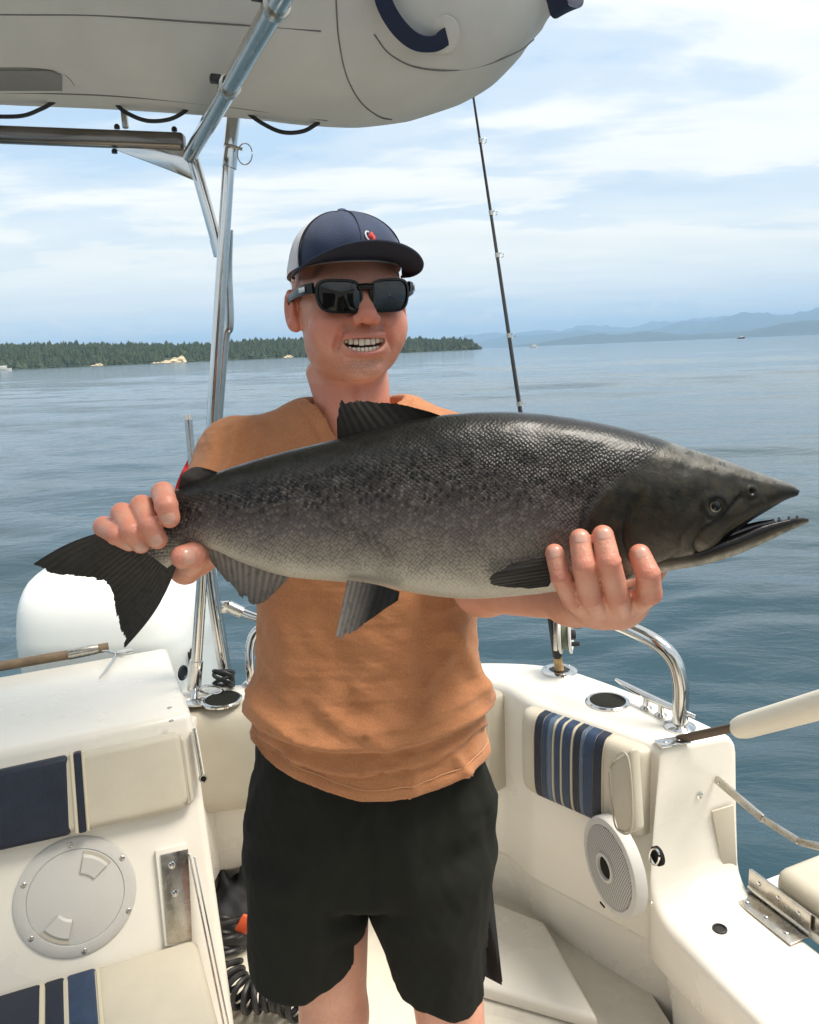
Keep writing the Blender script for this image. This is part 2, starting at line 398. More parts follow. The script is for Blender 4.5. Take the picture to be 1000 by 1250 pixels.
# skin: sunned, with lips / stubble / redness painted per vertex
def skin_mat():
    m = material('skin', (0.5, 0.3, 0.2), 0.42); nt = m.node_tree; b = nt.nodes['Principled BSDF']
    v = nt.nodes.new('ShaderNodeTexCoord').outputs['Object']
    def at(n): a = nt.nodes.new('ShaderNodeAttribute'); a.attribute_name = n; return a.outputs['Fac']
    n = noise_n(nt, v, 26, 6, 0.65); fine = noise_n(nt, v, 260, 4, 0.7)
    c = mix_n(nt, ramp_n(nt, n, [(0.32, 0.0), (0.68, 1.0)]), (0.59, 0.278, 0.185), (0.70, 0.365, 0.250))
    c = mix_n(nt, math_n(nt, 'MULTIPLY', ramp_n(nt, fine, [(0.48, 0.0), (0.68, 1.0)]), 0.5), c, (0.52, 0.235, 0.160))
    c = mix_n(nt, math_n(nt, 'MULTIPLY', ramp_n(nt, noise_n(nt, v, 75, 5, 0.7), [(0.45, 0.0), (0.65, 1.0)]), 0.45), c, (0.66, 0.315, 0.23))
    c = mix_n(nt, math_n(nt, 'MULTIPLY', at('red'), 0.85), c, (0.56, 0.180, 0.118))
    st = math_n(nt, 'MULTIPLY', at('stubble'), ramp_n(nt, noise_n(nt, v, 620, 2), [(0.42, 0.25), (0.62, 0.95)]))
    c = mix_n(nt, math_n(nt, 'MULTIPLY', st, 0.78), c, (0.20, 0.105, 0.065))
    c = mix_n(nt, at('lip'), c, (0.46, 0.155, 0.125))
    nt.links.new(c, b.inputs['Base Color'])
    b.inputs['Subsurface Weight'].default_value = 0.06; b.inputs['Subsurface Radius'].default_value = (0.010, 0.004, 0.002); b.inputs['Subsurface Scale'].default_value = 1.0
    bp = nt.nodes.new('ShaderNodeBump'); bp.inputs['Strength'].default_value = 0.5; bp.inputs['Distance'].default_value = 0.0012
    nt.links.new(math_n(nt, 'ADD', noise_n(nt, v, 420, 3, 0.6), math_n(nt, 'MULTIPLY', noise_n(nt, v, 90, 3), 0.7)), bp.inputs['Height'])
    nt.links.new(bp.outputs[0], b.inputs['Normal']); return m
SKIN = skin_mat()
NAIL = material('fingernail', (0.56, 0.30, 0.225), 0.30, coat=0.2)
EYEM = material('fish_eye', (0.008, 0.008, 0.008), 0.12)
EYER = material('fish_iris', (0.30, 0.27, 0.18), 0.2, 0.4)
MOUTHB = material('fish_mouth_black', (0.012, 0.010, 0.010), 0.2, coat=0.6)
# ------------------------------------------------------------------ the sea
SEA_Z = -0.30
def make_sea():
    rad = [0.7]
    while rad[-1] < 160: rad.append(rad[-1] * 1.0165)
    while rad[-1] < 45000: rad.append(rad[-1] * 1.22)
    rad = np.array(rad); na = 1000
    # finer in front of the camera than behind it
    t = np.linspace(-1, 1, na, endpoint=False); th = np.pi * (0.42 * t + 0.58 * t ** 3)
    Rr, T = np.meshgrid(rad, th, indexing='ij')
    X, Y = Rr * np.sin(T), Rr * np.cos(T)
    cell = np.maximum(Rr * 0.0165, Rr * 0.004)
    Z = np.zeros_like(X); r = np.random.default_rng(11)
    for k in range(46):
        lam = 0.32 * (30 ** (k / 45.0)); a = r.normal(0.12, 0.38); kx, ky = np.sin(a) * 6.283 / lam, np.cos(a) * 6.283 / lam
        amp = 0.0043 * lam ** 0.80 * r.uniform(0.5, 1.5) * np.clip(lam / (3.5 * cell) - 0.4, 0, 1)
        ph = kx * X + ky * Y + r.uniform(0, 6.28) + 1.3 * np.sin(0.11 * X * np.cos(a * 3) + 0.07 * Y + k)
        Z += amp * (np.sin(ph) + 0.22 * np.cos(2 * ph))
    patch = 0.62 + 0.38 * np.sin(0.9 * np.sin(0.05 * X + 1) + 0.16 * Y + 0.05 * X)
    Z = SEA_Z + Z * patch * np.clip(1.2 - Rr / 190.0, 0, 1)
    m, n = X.shape; i, j = np.meshgrid(np.arange(m - 1), np.arange(n), indexing='ij'); k = (j + 1) % n
    F = np.stack([i * n + j, i * n + k, (i + 1) * n + k, (i + 1) * n + j], -1).reshape(-1, 4)
    mt = bpy.data.materials.new('sea_water'); mt.use_nodes = True; nt = mt.node_tree; b = nt.nodes['Principled BSDF']
    b.inputs['Base Color'].default_value = (0.018, 0.050, 0.068, 1); b.inputs['Roughness'].default_value = 0.07; b.inputs['IOR'].default_value = 1.333
    v = nt.nodes.new('ShaderNodeTexCoord').outputs['Object']
    h = math_n(nt, 'ADD', math_n(nt, 'MULTIPLY', noise_n(nt, map_n(nt, v, rot=(0, 0, 0.15), scale=(0.55, 1.2, 1)), 3.0, 5, 0.6, 0.4), 1.0),
               math_n(nt, 'MULTIPLY', noise_n(nt, map_n(nt, v, rot=(0, 0, -0.3), scale=(0.6, 1.0, 1)), 0.35, 4, 0.6, 0.3), 3.0))
    bp = nt.nodes.new('ShaderNodeBump'); bp.inputs['Strength'].default_value = 0.26; bp.inputs['Distance'].default_value = 0.10
    nt.links.new(h, bp.inputs['Height']); nt.links.new(bp.outputs[0], b.inputs['Normal'])
    o = mk('sea', (np.stack([X, Y, Z], -1).reshape(-1, 3), F), mt, kind='structure', sharp=0)
make_sea()

# ------------------------------------------------------------------ wooded island, bluff, forest
def az_of(px):  # azimuth seen at the horizon at that pixel column
    d = ray(px, 429 - 0.042 * (px - 500)); return math.atan2(d[0], d[1])
ISL_PX = [-700, -400, 0, 60, 120, 200, 260, 300, 380, 440, 500, 540, 565, 580, 588]
ISL_TOP = [36, 40, 36, 35, 33, 29, 27, 30, 29, 26, 23, 20, 18, 13, 3]
ISL_D = [1400, 1400, 1450, 1450, 1460, 1480, 1500, 1520, 1560, 1600, 1640, 1660, 1680, 1690, 1700]
def island():
    a_ = np.array([az_of(p) for p in ISL_PX]); na, nd = 260, 26
    az = np.linspace(a_[0], a_[-1], na); top = np.interp(az, a_, ISL_TOP); D = np.interp(az, a_, ISL_D)
    hm = np.maximum(top * D / 983 - 16, 1.2)
    w = np.linspace(0, 1, nd); V = np.zeros((nd, na, 3))
    for i, q in enumerate(w):
        wid = 420 * np.clip((a_[-1] - az) / 0.05, 0.12, 1)
        r = D + q * wid + 6 * np.sin(az * 90) + 4 * np.sin(az * 230)
        z = -3 + np.where(q < 0.05, 3.5 * q / 0.05, 3.5 + (hm - 1) * np.clip((q - 0.05) / 0.55, 0, 1) ** 0.6 * (1 - 0.5 * max(0, q - 0.7)))
        if q > 0.9: z = z * (1 - (q - 0.9) / 0.1) - 4 * (q - 0.9) / 0.1
        V[i] = np.stack([r * np.sin(az), r * np.cos(az), SEA_Z + z + (0.6 * np.sin(az * 400 + i) if q > 0.05 else 0)], -1)
    V[:, -1, 2] = SEA_Z - 3
    land = material('island_soil', (0.075, 0.075, 0.05), 0.95, var=0.4, vscale=0.02)
    isl = mk('island', grid(V), land, kind='structure')
    # pale eroded bluffs on the shore
    bl = material('sandy_bluff_earth', (0.50, 0.41, 0.27), 0.95, var=0.25, vscale=0.06, bump=0.8, bscale=0.3)
    for px, wpx, hpx in ((212, 32, 15), (192, 14, 6), (118, 16, 4), (352, 12, 3)):
        a0, a1 = az_of(px - wpx / 2), az_of(px + wpx / 2); m = 24; n = 10; G = np.zeros((n, m, 3)); Dm = np.interp(az_of(px), a_, ISL_D) - 14
        for i in range(n):
            for j in range(m):
                u = j / (m - 1); a = a0 + (a1 - a0) * u; prof = max(0.02, math.sin(math.pi * u) ** 0.6 * (0.55 + 0.45 * math.sin(u * 2.2 + px)) + 0.07 * math.sin(19 * u + px))
                rr = Dm + 22 * (i / (n - 1)) ** 1.3 + 2.5 * math.sin(17 * u + i) * 1.0
                z = SEA_Z - 1 + (hpx * 1.52 * prof + 1) * (i / (n - 1)) ** 0.8 + (1.2 * math.sin(9 * u + 2 * i) if 0 < i else 0)
                G[i, j] = (rr * math.sin(a), rr * math.cos(a), z)
        mk('bluff', grid(G), bl, isl)
    # the wood: one mass of conifers
    rr = np.random.default_rng(5); V, F, off = [], [], 0
    nt_ = 15000; az_t = rr.uniform(a_[0] + 0.004, a_[-1] - 0.0004, nt_); q_t = rr.uniform(0.035, 0.75, nt_) ** 1.25
    for a, q in zip(az_t, q_t):
        D0 = np.interp(a, a_, ISL_D); t0 = np.interp(a, a_, ISL_TOP); h0 = max(t0 * D0 / 983 - 16, 1.2)
        wid = 420 * np.clip((a_[-1] - a) / 0.05, 0.12, 1); r = D0 + q * wid
        z = SEA_Z - 3 + (3.5 + (h0 - 1) * np.clip((q - 0.05) / 0.55, 0, 1) ** 0.6)
        if abs(a - az_of(212)) < 0.016 and q < 0.1: continue
        H = rr.uniform(11, 17.5) * (1.12 if rr.random() < 0.08 else 1) * min(1, 0.45 + (a_[-1] - a) / 0.02); Wd = H * rr.uniform(0.24, 0.42)
        H *= 0.90 + 0.16 * math.sin(a * 310 + 1) * math.sin(a * 127 + q * 9) + 0.10 * math.sin(a * 900)
        if rr.random() < 0.30: H *= 0.72; Wd *= 1.6
        c = np.array([r * math.sin(a), r * math.cos(a), z - 1]); ph = rr.uniform(0, 6.28)
        for (b0, t1, wf) in ((0.08, 0.55, 1.0), (0.35, 0.8, 0.72), (0.62, 1.0, 0.42)):
            th = ph + np.linspace(0, 6.283, 7)[:-1]; k = Wd * wf * rr.uniform(0.7, 1.2, 6)
            ring = c + np.stack([k * np.cos(th), k * np.sin(th), np.full(6, H * b0) + rr.uniform(-0.06, 0.06, 6) * H], -1)
            V.append(np.vstack([ring, c + [rr.normal(0, 0.02) * H, 0, H * t1]])); F += [(off + i, off + (i + 1) % 6, off + 6) for i in range(6)]; off += 7
    fm = bpy.data.materials.new('conifer_foliage'); fm.use_nodes = True; nt = fm.node_tree; b = nt.nodes['Principled BSDF']; b.inputs['Roughness'].default_value = 0.9
    v = nt.nodes.new('ShaderNodeTexCoord').outputs['Object']
    c = mix_n(nt, ramp_n(nt, noise_n(nt, v, 0.06, 4, 0.7), [(0.35, 0.0), (0.65, 1.0)]), (0.022, 0.040, 0.026), (0.060, 0.082, 0.040))
    nt.links.new(c, b.inputs['Base Color'])
    mk('conifer_forest', (np.vstack(V), np.array(F)), fm, isl, kind='stuff', sharp=30)
island()

# ------------------------------------------------------------------ far mountains, three ranges
def mountains(name, D, depth, prof, seed, col):
    a_ = np.array([az_of(p) for p, _ in prof]); hp = np.array([h for _, h in prof]); na, nd = 240, 30
    az = np.linspace(a_[0], a_[-1], na); h = np.interp(az, a_, hp) * D / 983; V = np.zeros((nd, na, 3))
    for i in range(nd):
        q = i / (nd - 1); r = D + depth * q; f = math.sin(min(q / 0.62, 1) * math.pi / 2) ** 1.2 if q < 0.62 else max(0, 1 - ((q - 0.62) / 0.38) ** 2)
        P = np.stack([az * 60, np.full(na, q * 6.0)], -1)
        nn = fnoise(P, seed, 4, 0.22); V[i] = np.stack([r * np.sin(az), r * np.cos(az), SEA_Z - 4 + h * f * (1 + 0.10 * nn * (1 if i else 0)) ], -1)
        V[i, :, 2] += h * 0.05 * np.abs(fnoise(P, seed + 3, 3, 0.8)) * f
    mt = material(name + '_slope', col, 0.95, var=0.3, vscale=0.0008)
    mk(name, grid(V), mt, kind='structure')
mountains('mountain_range', 21000, 6000, [(520, 0), (580, 9), (620, 16), (660, 15), (705, 18), (735, 14), (770, 14), (800, 16), (835, 20), (862, 21), (905, 31), (930, 27), (955, 26), (990, 31), (1010, 32), (1080, 27), (1200, 33), (1500, 28), (1800, 10)], 3, (0.05, 0.07, 0.075))
mountains('near_mountain_range', 12000, 3500, [(600, 0), (650, 5), (690, 9), (720, 12), (755, 11), (780, 13), (810, 12), (840, 8), (880, 7), (930, 10), (980, 17), (1030, 24), (1100, 19), (1300, 14), (1500, 0)], 9, (0.045, 0.065, 0.065))
mountains('far_mountain_range', 30000, 6000, [(480, 0), (540, 12), (600, 19), (640, 17), (690, 21), (720, 23), (760, 19), (820, 22), (900, 24), (1000, 22), (1100, 18), (1300, 0)], 21, (0.07, 0.08, 0.09))

# ------------------------------------------------------------------ air
HZ = bpy.data.materials.new('haze_air'); HZ.use_nodes = True; nt = HZ.node_tree
for n in list(nt.nodes):
    if n.type == 'BSDF_PRINCIPLED': nt.nodes.remove(n)
pv = nt.nodes.new('ShaderNodeVolumePrincipled'); pv.inputs['Color'].default_value = (0.43, 0.69, 0.99, 1); pv.inputs['Density'].default_value = 5.5e-5; pv.inputs['Anisotropy'].default_value = 0.0
nt.links.new(pv.outputs[0], [n for n in nt.nodes if n.type == 'OUTPUT_MATERIAL'][0].inputs['Volume'])
hz = mk('haze', rbox((0, 0, 610), XYZ, (96000, 96000, 1250), 0), HZ, kind='stuff')

# ------------------------------------------------------------------ far boats
def far_boat(px, D, Lm, label, heading, dark=False):
    a = az_of(px); o = np.array([D * math.sin(a), D * math.cos(a), SEA_Z]); u = np.array([math.cos(heading), math.sin(heading), 0]); s = np.array([-u[1], u[0], 0]); z = XYZ[2]
    t = thing('far_boat', o, label, 'boat')
    rings = []
    for q in np.linspace(0, 1, 9):
        hw = Lm * 0.16 * (1 - max(0, q - 0.45) ** 2 * 3.2); hw = max(hw, 0.05); top = Lm * (0.13 + 0.06 * q)
        c = o + u * Lm * (q - 0.5)
        rings.append(np.array([c - s * hw + z * top, c - s * hw * 0.75 - z * 0.3, c + s * hw * 0.75 - z * 0.3, c + s * hw + z * top]))
    mk('hull', loft(rings), WHITEP if not dark else DARK, t)
    mk('cabin', rbox(o + u * 0.02 * Lm + z * Lm * 0.24, np.array([u, s, z]), (Lm * 0.4, Lm * 0.22, Lm * 0.2), Lm * 0.03), WHITEP, t)
    mk('windscreen', rbox(o + u * 0.19 * Lm + z * Lm * 0.26, np.array([u, s, z]), (Lm * 0.06, Lm * 0.2, Lm * 0.09), Lm * 0.01), DARK, t)
far_boat(4, 640, 11, 'small white motor boat under way below the wooded island', 0.2)
far_boat(652, 1100, 11, 'white cabin boat far out beneath the pale blue mountains', 0.1)
far_boat(905, 1500, 12, 'tiny dark hulled boat on the horizon below the highest mountain', 0.0, True)
# ------------------------------------------------------------------ the boat we stand in
BOAT = thing('motor_boat', (0.0, 1.6, -0.35), 'cream white open fishing boat with padded cockpit and gunwale', 'boat')
ZG = 0.72
ST = [((.536, 1.647), (.728, 1.697)), ((.47, 1.715), (.69, 1.765)), ((.40, 1.787), (.64, 1.85)), ((.345, 1.842), (.57, 1.95)), ((.296, 1.895), (.509, 2.03)),
      ((.262, 1.955), (.43, 2.115)), ((.225, 2.01), (.33, 2.165)), ((.16, 2.035), (.18, 2.19)), ((0, 2.035), (0, 2.18)), ((-.3, 2.01), (-.3, 2.13)), ((-.55, 1.99), (-.56, 2.10)), ((-.95, 1.92), (-.95, 2.06))]
ST_I = spline([a for a, b in ST], 66); ST_O = spline([b for a, b in ST], 66)
def profile(I, O, zt, zb=0.20, rise=0.0, hull=-0.75):
    """closed section of gunwale + liner + hull side, from floor inboard, up, over and down outboard"""
    I = np.array([*I, 0.0]); O = np.array([*O, 0.0]); e = unit(O - I); P = []
    def pt(base, off, z): P.append(base + e * off + np.array([0, 0, z]))
    pt(I, 0.075, -0.03); pt(I, 0.07, 0.03); pt(I, 0.055, zb * 0.55); pt(I, 0.045, zb - 0.02); pt(I, 0.012, zb - 0.004); pt(I, 0.0, zb + 0.012)
    r = 0.022
    pt(I, 0.0, (zb + zt) * 0.5)
    for a in np.linspace(0, math.pi / 2, 5): pt(I, r * (1 - math.cos(a)), zt - r + r * math.sin(a))
    r2 = 0.03
    for a in np.linspace(math.pi / 2, 0, 5): pt(O, -r2 * (1 - math.cos(a)), zt - r2 + r2 * math.sin(a))
    pt(O, 0.0, zt * 0.5); pt(O, -0.01, hull * 0.4); pt(O, -0.06, hull); pt(I, 0.06, hull)
    return np.array(P)
rings = [profile(ST_I[k], ST_O[k], ZG) for k in range(len(ST_I))][::-1]
# forward end: upright face, cove, and the low sill of the boarding gate
dI = unit(np.array([.091, -.242])); dO = unit(np.array([.102, -.239]))
I0, O0 = np.array(ST_I[0]), np.array(ST_O[0]); endst = []
for a in np.linspace(0.3, math.pi / 2, 4): endst.append((0.016 * math.sin(a), ZG - 0.016 * (1 - math.cos(a))))
endst.append((0.020, 0.55)); endst.append((0.026, 0.42))
for a in np.linspace(0.1, math.pi / 2, 7): endst.append((0.028 + 0.085 * (1 - math.cos(a)), 0.42 - 0.085 * math.sin(a)))
for q in (0.2, 0.35, 0.55, 0.8, 1.05): endst.append((q, 0.334))
for q, z in endst:
    k = np.clip((ZG - z) / (ZG - 0.334), 0, 1)
    I = I0 + dI * q + np.array([-0.035, -0.02]) * k; O = O0 + dO * q + np.array([0.012, 0.0]) * k
    rings.append(profile(I, O, z, zb=min(0.20, z - 0.06)))
mk('gunwale', loft(rings), GEL, BOAT, sharp=50)
# cockpit sole with a moulded hatch
fl = [(-1.6, -3.2), (1.15, -3.2), (1.15, -0.6), (0.62, 1.4), (0.56, 1.72), (0.33, 2.02), (0.2, 2.12), (-0.6, 2.10), (-1.6, 1.6)]
mk('cockpit_floor', prism([(x, y, -0.06) for x, y in fl], (0, 0, 1), 0.06, 0), DECK, BOAT)
hp = [atZ(x, y, 0.02)[:2] for x, y in ((470, 1180), (585, 1150), (640, 1215), (560, 1300))]
mk('floor_step', prism([(0.12, 1.72, 0.0), (0.40, 1.60, 0.0), (0.33, 1.93, 0.0), (0.14, 2.06, 0.0)], (0, 0, 1), 0.045, 0.012, 3), GEL, BOAT)
mk('hatch_cover', prism([(0.08, 1.40, 0.0), (0.46, 1.25, 0.0), (0.385, 1.565, 0.0), (0.09, 1.68, 0.0)], (0, 0, 1), 0.014, 0.006, 2), DECK, BOAT)
# engine-well wall between cabinet and transom
mk('well_wall', prism([(-.592, 1.85, 0.2), (-.565, 2.07, 0.2), (-.565, 2.07, 0.70), (-.592, 1.85, 0.70)], (-1, 0.1, 0), 0.1, 0.01), GEL, BOAT)

# cabin bulkhead behind the place where the photographer stands
mk('cabin_bulkhead', prism([(-1.55, -1.05, 0.0), (-0.32, -1.05, 0.0), (-0.32, -1.05, 1.85), (0.30, -1.05, 1.85), (0.30, -1.05, 0.0), (1.15, -1.05, 0.0), (1.15, -1.05, 2.12), (-1.55, -1.05, 2.12)], (0, -1, 0), 0.06, 0.01), GEL, BOAT)
mk('cabin_roof', prism([(-1.6, -1.0, 2.12), (1.2, -1.0, 2.12), (1.2, -3.0, 2.12), (-1.6, -3.0, 2.12)], (0, 0, 1), 0.07, 0.02), GEL, BOAT)
CABW = material('dark_cabin_glass', (0.02, 0.022, 0.024), 0.08)
for x0_, x1_ in ((-1.35, -0.5), (0.45, 1.0)): mk('cabin_window', prism([(x0_, -1.04, 1.2), (x1_, -1.04, 1.2), (x1_, -1.04, 1.9), (x0_, -1.04, 1.9)], (0, -1, 0), 0.03, 0.01), CABW, BOAT)
mk('cabin_side', prism([(-1.5, -1.12, 0), (-1.5, -3.0, 0), (-1.5, -3.0, 2.11), (-1.5, -1.12, 2.11)], (-1, 0, 0), 0.05, 0), GEL, BOAT)
mk('cabin_side', prism([(1.1, -1.12, 0), (1.1, -3.0, 0), (1.1, -3.0, 2.11), (1.1, -1.12, 2.11)], (1, 0, 0), 0.05, 0), GEL, BOAT)
mk('cabin_front', prism([(-1.5, -3.0, 0), (1.1, -3.0, 0), (1.1, -3.0, 2.11), (-1.5, -3.0, 2.11)], (0, -1, 0), 0.05, 0), GEL, BOAT)
def inward(k):  # inboard normal at station k
    e = np.array([*(ST_I[k] - ST_O[k]), 0.0]); return unit(e)
def bolster(k0, k1, z0, z1, th, name, label=None, bands=(), n=40, mat=VINYL, gap=0.0):
    """padded cushion that follows the inner wall between two stations, striped with sewn-on bands"""
    ks = np.linspace(k0, k1, n); P = np.stack([np.interp(ks, np.arange(len(ST_I)), ST_I[:, 0]), np.interp(ks, np.arange(len(ST_I)), ST_I[:, 1])], 1)
    T = np.gradient(P, axis=0); T /= np.linalg.norm(T, axis=1)[:, None]; Nn = np.stack([-T[:, 1], T[:, 0]], 1)
    if Nn[n // 2] @ inward(int((k0 + k1) / 2))[:2] < 0: Nn = -Nn
    Ls = np.r_[0, np.cumsum(np.linalg.norm(np.diff(P, axis=0), axis=1))]; tot = Ls[-1]
    def section(i, extra=0.0, lo=0.0, hi=1.0):
        e = min(Ls[i], tot - Ls[i]); q = min(1, e / 0.03); rnd = math.sqrt(max(0, 1 - (1 - q) ** 2))
        zc, hz_ = (z0 + z1) / 2, (z1 - z0) / 2 * (0.90 + 0.10 * rnd); R = []
        for a in np.linspace(-math.pi / 2, math.pi / 2, 17):
            cz = math.copysign(abs(math.sin(a)) ** 0.55, a); cn = abs(math.cos(a)) ** 0.45
            d = gap + (th * (0.25 + 0.75 * rnd) + extra) * cn; p = P[i] + Nn[i] * d
            R.append((p[0], p[1], zc + cz * (hz_ + extra * 0.6)))
        pb = P[i] - Nn[i] * 0.02
        return np.array(R + [(pb[0], pb[1], z1 - 0.01), (pb[0], pb[1], z0 + 0.01)])
    o = mk(name, loft([section(i) for i in range(n)]), mat, BOAT, label=label, sharp=60)
    for f0, f1, m, nm in bands:
        ii = [i for i in range(n) if f0 <= Ls[i] / tot <= f1]
        mk(nm, loft([section(i, 0.0022)[:17] for i in ii], closed=False), m, o, sharp=60)
    return o
side = bolster(0.6, 24.5, 0.485, 0.712, 0.048, 'side_cushion', 'cream bolster with blue and tan vertical stripes', n=300,
        bands=[(0.850, 0.860, TAN, 'stripe'), (0.785, 0.846, NAVY, 'stripe'), (0.737, 0.782, BLUE, 'stripe'), (0.696, 0.735, LBLUE, 'stripe'), (0.681, 0.693, TAN, 'stripe'), (0.628, 0.676, BLUE, 'stripe'), (0.612, 0.625, TAN, 'stripe'), (0.539, 0.608, BLUE, 'stripe'), (0.524, 0.536, TAN, 'stripe'), (0.464, 0.519, NAVY, 'stripe'), (0.437, 0.462, LBLUE, 'stripe'), (0.355, 0.435, BLUE, 'stripe'), (0.287, 0.353, NAVY, 'stripe'), (0.273, 0.284, TAN, 'stripe')])
bolster(34, 40, 0.41, 0.705, 0.07, 'transom_cushion', n=40)
bolster(40.3, 62.5, 0.41, 0.705, 0.07, 'transom_cushion', n=60)
# end panel piping on the side cushion
E0 = np.array([*ST_I[0], 0]); 
# speaker let into the side wall
WN = inward(14); WP = np.array([*ST_I[14], 0.5]); WU = unit(np.cross([0, 0, 1], WN))   # along the wall
def on_wall(x, y, off=0.0): return atP(x, y, WP, WN) + WN * off
sc_ = on_wall(751, 1056); rs = 0.112
wv = np.array([0, 0, 1.0]); 
spk = mk('speaker', revolve([(rs, -0.01), (rs, 0.010), (rs * 0.97, 0.017), (rs * 0.86, 0.020), (rs * 0.82, 0.016), (rs * 0.6, 0.016)], sc_, WN, 48), GREYP, BOAT, label='round grey marine speaker with perforated grille')
gm = bpy.data.materials.new('perforated_grille'); gm.use_nodes = True; nt = gm.node_tree; b = nt.nodes['Principled BSDF']; b.inputs['Roughness'].default_value = 0.5
cg = nt.nodes.new('ShaderNodeCombineXYZ')
for k, nm in enumerate(('gu', 'gv')):
    a = nt.nodes.new('ShaderNodeAttribute'); a.attribute_name = nm; nt.links.new(a.outputs['Fac'], cg.inputs[k])
vo = nt.nodes.new('ShaderNodeTexVoronoi'); vo.voronoi_dimensions = '2D'; vo.inputs['Scale'].default_value = 190; vo.inputs['Randomness'].default_value = 0.05
nt.links.new(map_n(nt, cg.outputs[0], rot=(0, 0, 0.4)), vo.inputs['Vector']); c = mix_n(nt, ramp_n(nt, vo.outputs['Distance'], [(0.26, 0.0), (0.36, 1.0)]), (0.06, 0.06, 0.06), (0.50, 0.49, 0.47)); nt.links.new(c, b.inputs['Base Color'])
GV = revolve([(rs * 0.83, 0.014), (rs * 0.82, 0.019), (rs * 0.55, 0.024), (rs * 0.30, 0.026), (rs * 0.28, 0.02)], sc_, WN, 40)
mk('grille', GV, gm, spk, attrs={'gu': (GV[0] - sc_) @ WU, 'gv': GV[0][:, 2] - sc_[2]})
mk('dust_cap', revolve([(rs * 0.30, 0.018), (rs * 0.30, 0.030), (rs * 0.24, 0.031), (rs * 0.22, 0.024)], sc_, WN, 28), GREYP, spk)
mk('tweeter', revolve([(rs * 0.225, 0.02), (rs * 0.22, 0.025), (rs * 0.12, 0.029), (rs * 0.02, 0.030)], sc_, WN, 24), DARK, spk)
mk('badge', rbox(on_wall(744, 1102, 0.019), np.array([WU, wv, WN]), (0.020, 0.005, 0.003), 0.001), DARK, spk)
mk('snap_stud', screw(on_wall(796, 1103, 0.003), WN, 0.006), STEEL, BOAT)
mk('drain_latch', revolve([(0.020, -0.004), (0.020, 0.004), (0.017, 0.006), (0.014, 0.001)], on_wall(803, 1045), WN, 24), DARK, BOAT)
mk('latch_ring', tube(spline([on_wall(803 + 6 * math.cos(a), 1045 + 10 * math.sin(a), 0.008) for a in np.linspace(0, 6.283, 13)[:-1]], 24, True), 0.0022, 8), STEEL, BOAT)

# flush fittings on the gunwale top
def cup_holder(x, y, r, lab):
    c = atZ(x, y, ZG + 0.001); z = (0, 0, 1)
    o = mk('cup_holder', revolve([(r * 1.22, -0.002), (r * 1.22, 0.003), (r * 1.12, 0.006), (r * 1.0, 0.005), (r * 0.985, 0.001)], c, z, 44), STEEL, BOAT, label=lab)
    mk('cup_shade_disc', revolve([(r * 0.99, 0.0045), (r * 0.97, 0.002), (r * 0.95, 0.0016), (r * 0.2, 0.0012)], c, z, 40), DARK, o)  # flat dark disc; its colour stands in for the shade of a cup well
    return o
cup_holder(742, 857, 0.0455, 'round steel rimmed cup holder in the side gunwale')
cup_holder(271, 855, 0.0445, 'round steel rimmed cup holder beside the frame post')
rh = atZ(683, 819, ZG + 0.001)
o = mk('rod_holder', revolve([(0.050, -0.002), (0.050, 0.002), (0.044, 0.006), (0.030, 0.006), (0.027, 0.001)], rh, (0, 0, 1), 36), STEEL, BOAT)
mk('holder_bore', revolve([(0.027, 0.004), (0.026, 0.0015), (0.01, 0.001)], rh, (0, 0, 1), 24), BLACK, o)
for a in (0.6, 2.7, 4.8): mk('screw', screw(rh + 0.038 * np.array([math.cos(a), math.sin(a), 0]) + [0, 0, 0.006], (0, 0, 1), 0.004), STEEL_D, o)
# mooring cleat on the outer edge
ca, cb = atZ(752, 832, ZG + 0.035), atZ(850, 878, ZG + 0.035); cu = unit(cb - ca); cm = (ca + cb) / 2
hs = np.linspace(0, 1, 15); cl = mk('cleat', tube(np.array([ca + (cb - ca) * t + np.array([0, 0, 0.006 * (2 * t - 1) ** 2]) for t in hs]), [0.004 + 0.0055 * math.sin(math.pi * t) ** 0.6 for t in hs], 12), STEEL, BOAT, label='stainless horn cleat on the outer gunwale edge')
for s in (-1, 1):
    p = cm + cu * s * 0.024
    mk('cleat_foot', revolve([(0.015, 0.0), (0.015, 0.004), (0.008, 0.010), (0.007, 0.032)], [p[0], p[1], ZG], (0, 0, 1), 16), STEEL, cl)
# curved grab rails
def grab_rail(P, r, lab, base):
    o = mk('grab_rail', tube(spline(P, 50), r, 18), STEEL, BOAT, label=lab)
    for p in base: mk('base_flange', revolve([(r * 2.0, 0.0), (r * 2.0, 0.004), (r * 1.45, 0.010), (r * 1.05, 0.013)], p, (0, 0, 1), 24), STEEL, o)
b0 = atZ(830, 888, ZG); b1 = atZ(566, 812, ZG)
pp = [b0] + [atY(x, y, Y) for x, y, Y in ((831, 862, 1.731), (831, 836, 1.733), (824, 808, 1.74), (804, 786, 1.765), (770, 768, 1.82), (735, 755, 1.88), (700, 746, 1.94), (655, 739, 2.0), (600, 740, 2.08), (572, 756, 2.12))] + [b1]
grab_rail(pp, 0.0185, 'polished bent tube grab rail on the side gunwale', [b0, b1])
c0 = atZ(307, 836, ZG); Y0 = c0[1]
grab_rail([c0] + [atY(x, y, Y0 + 0.01 * k) for k, (x, y) in enumerate(((305, 812), (305, 790), (311, 773), (326, 763), (350, 760), (380, 762)))], 0.0125, 'bent tube grab rail rising behind the orange shirt', [c0])
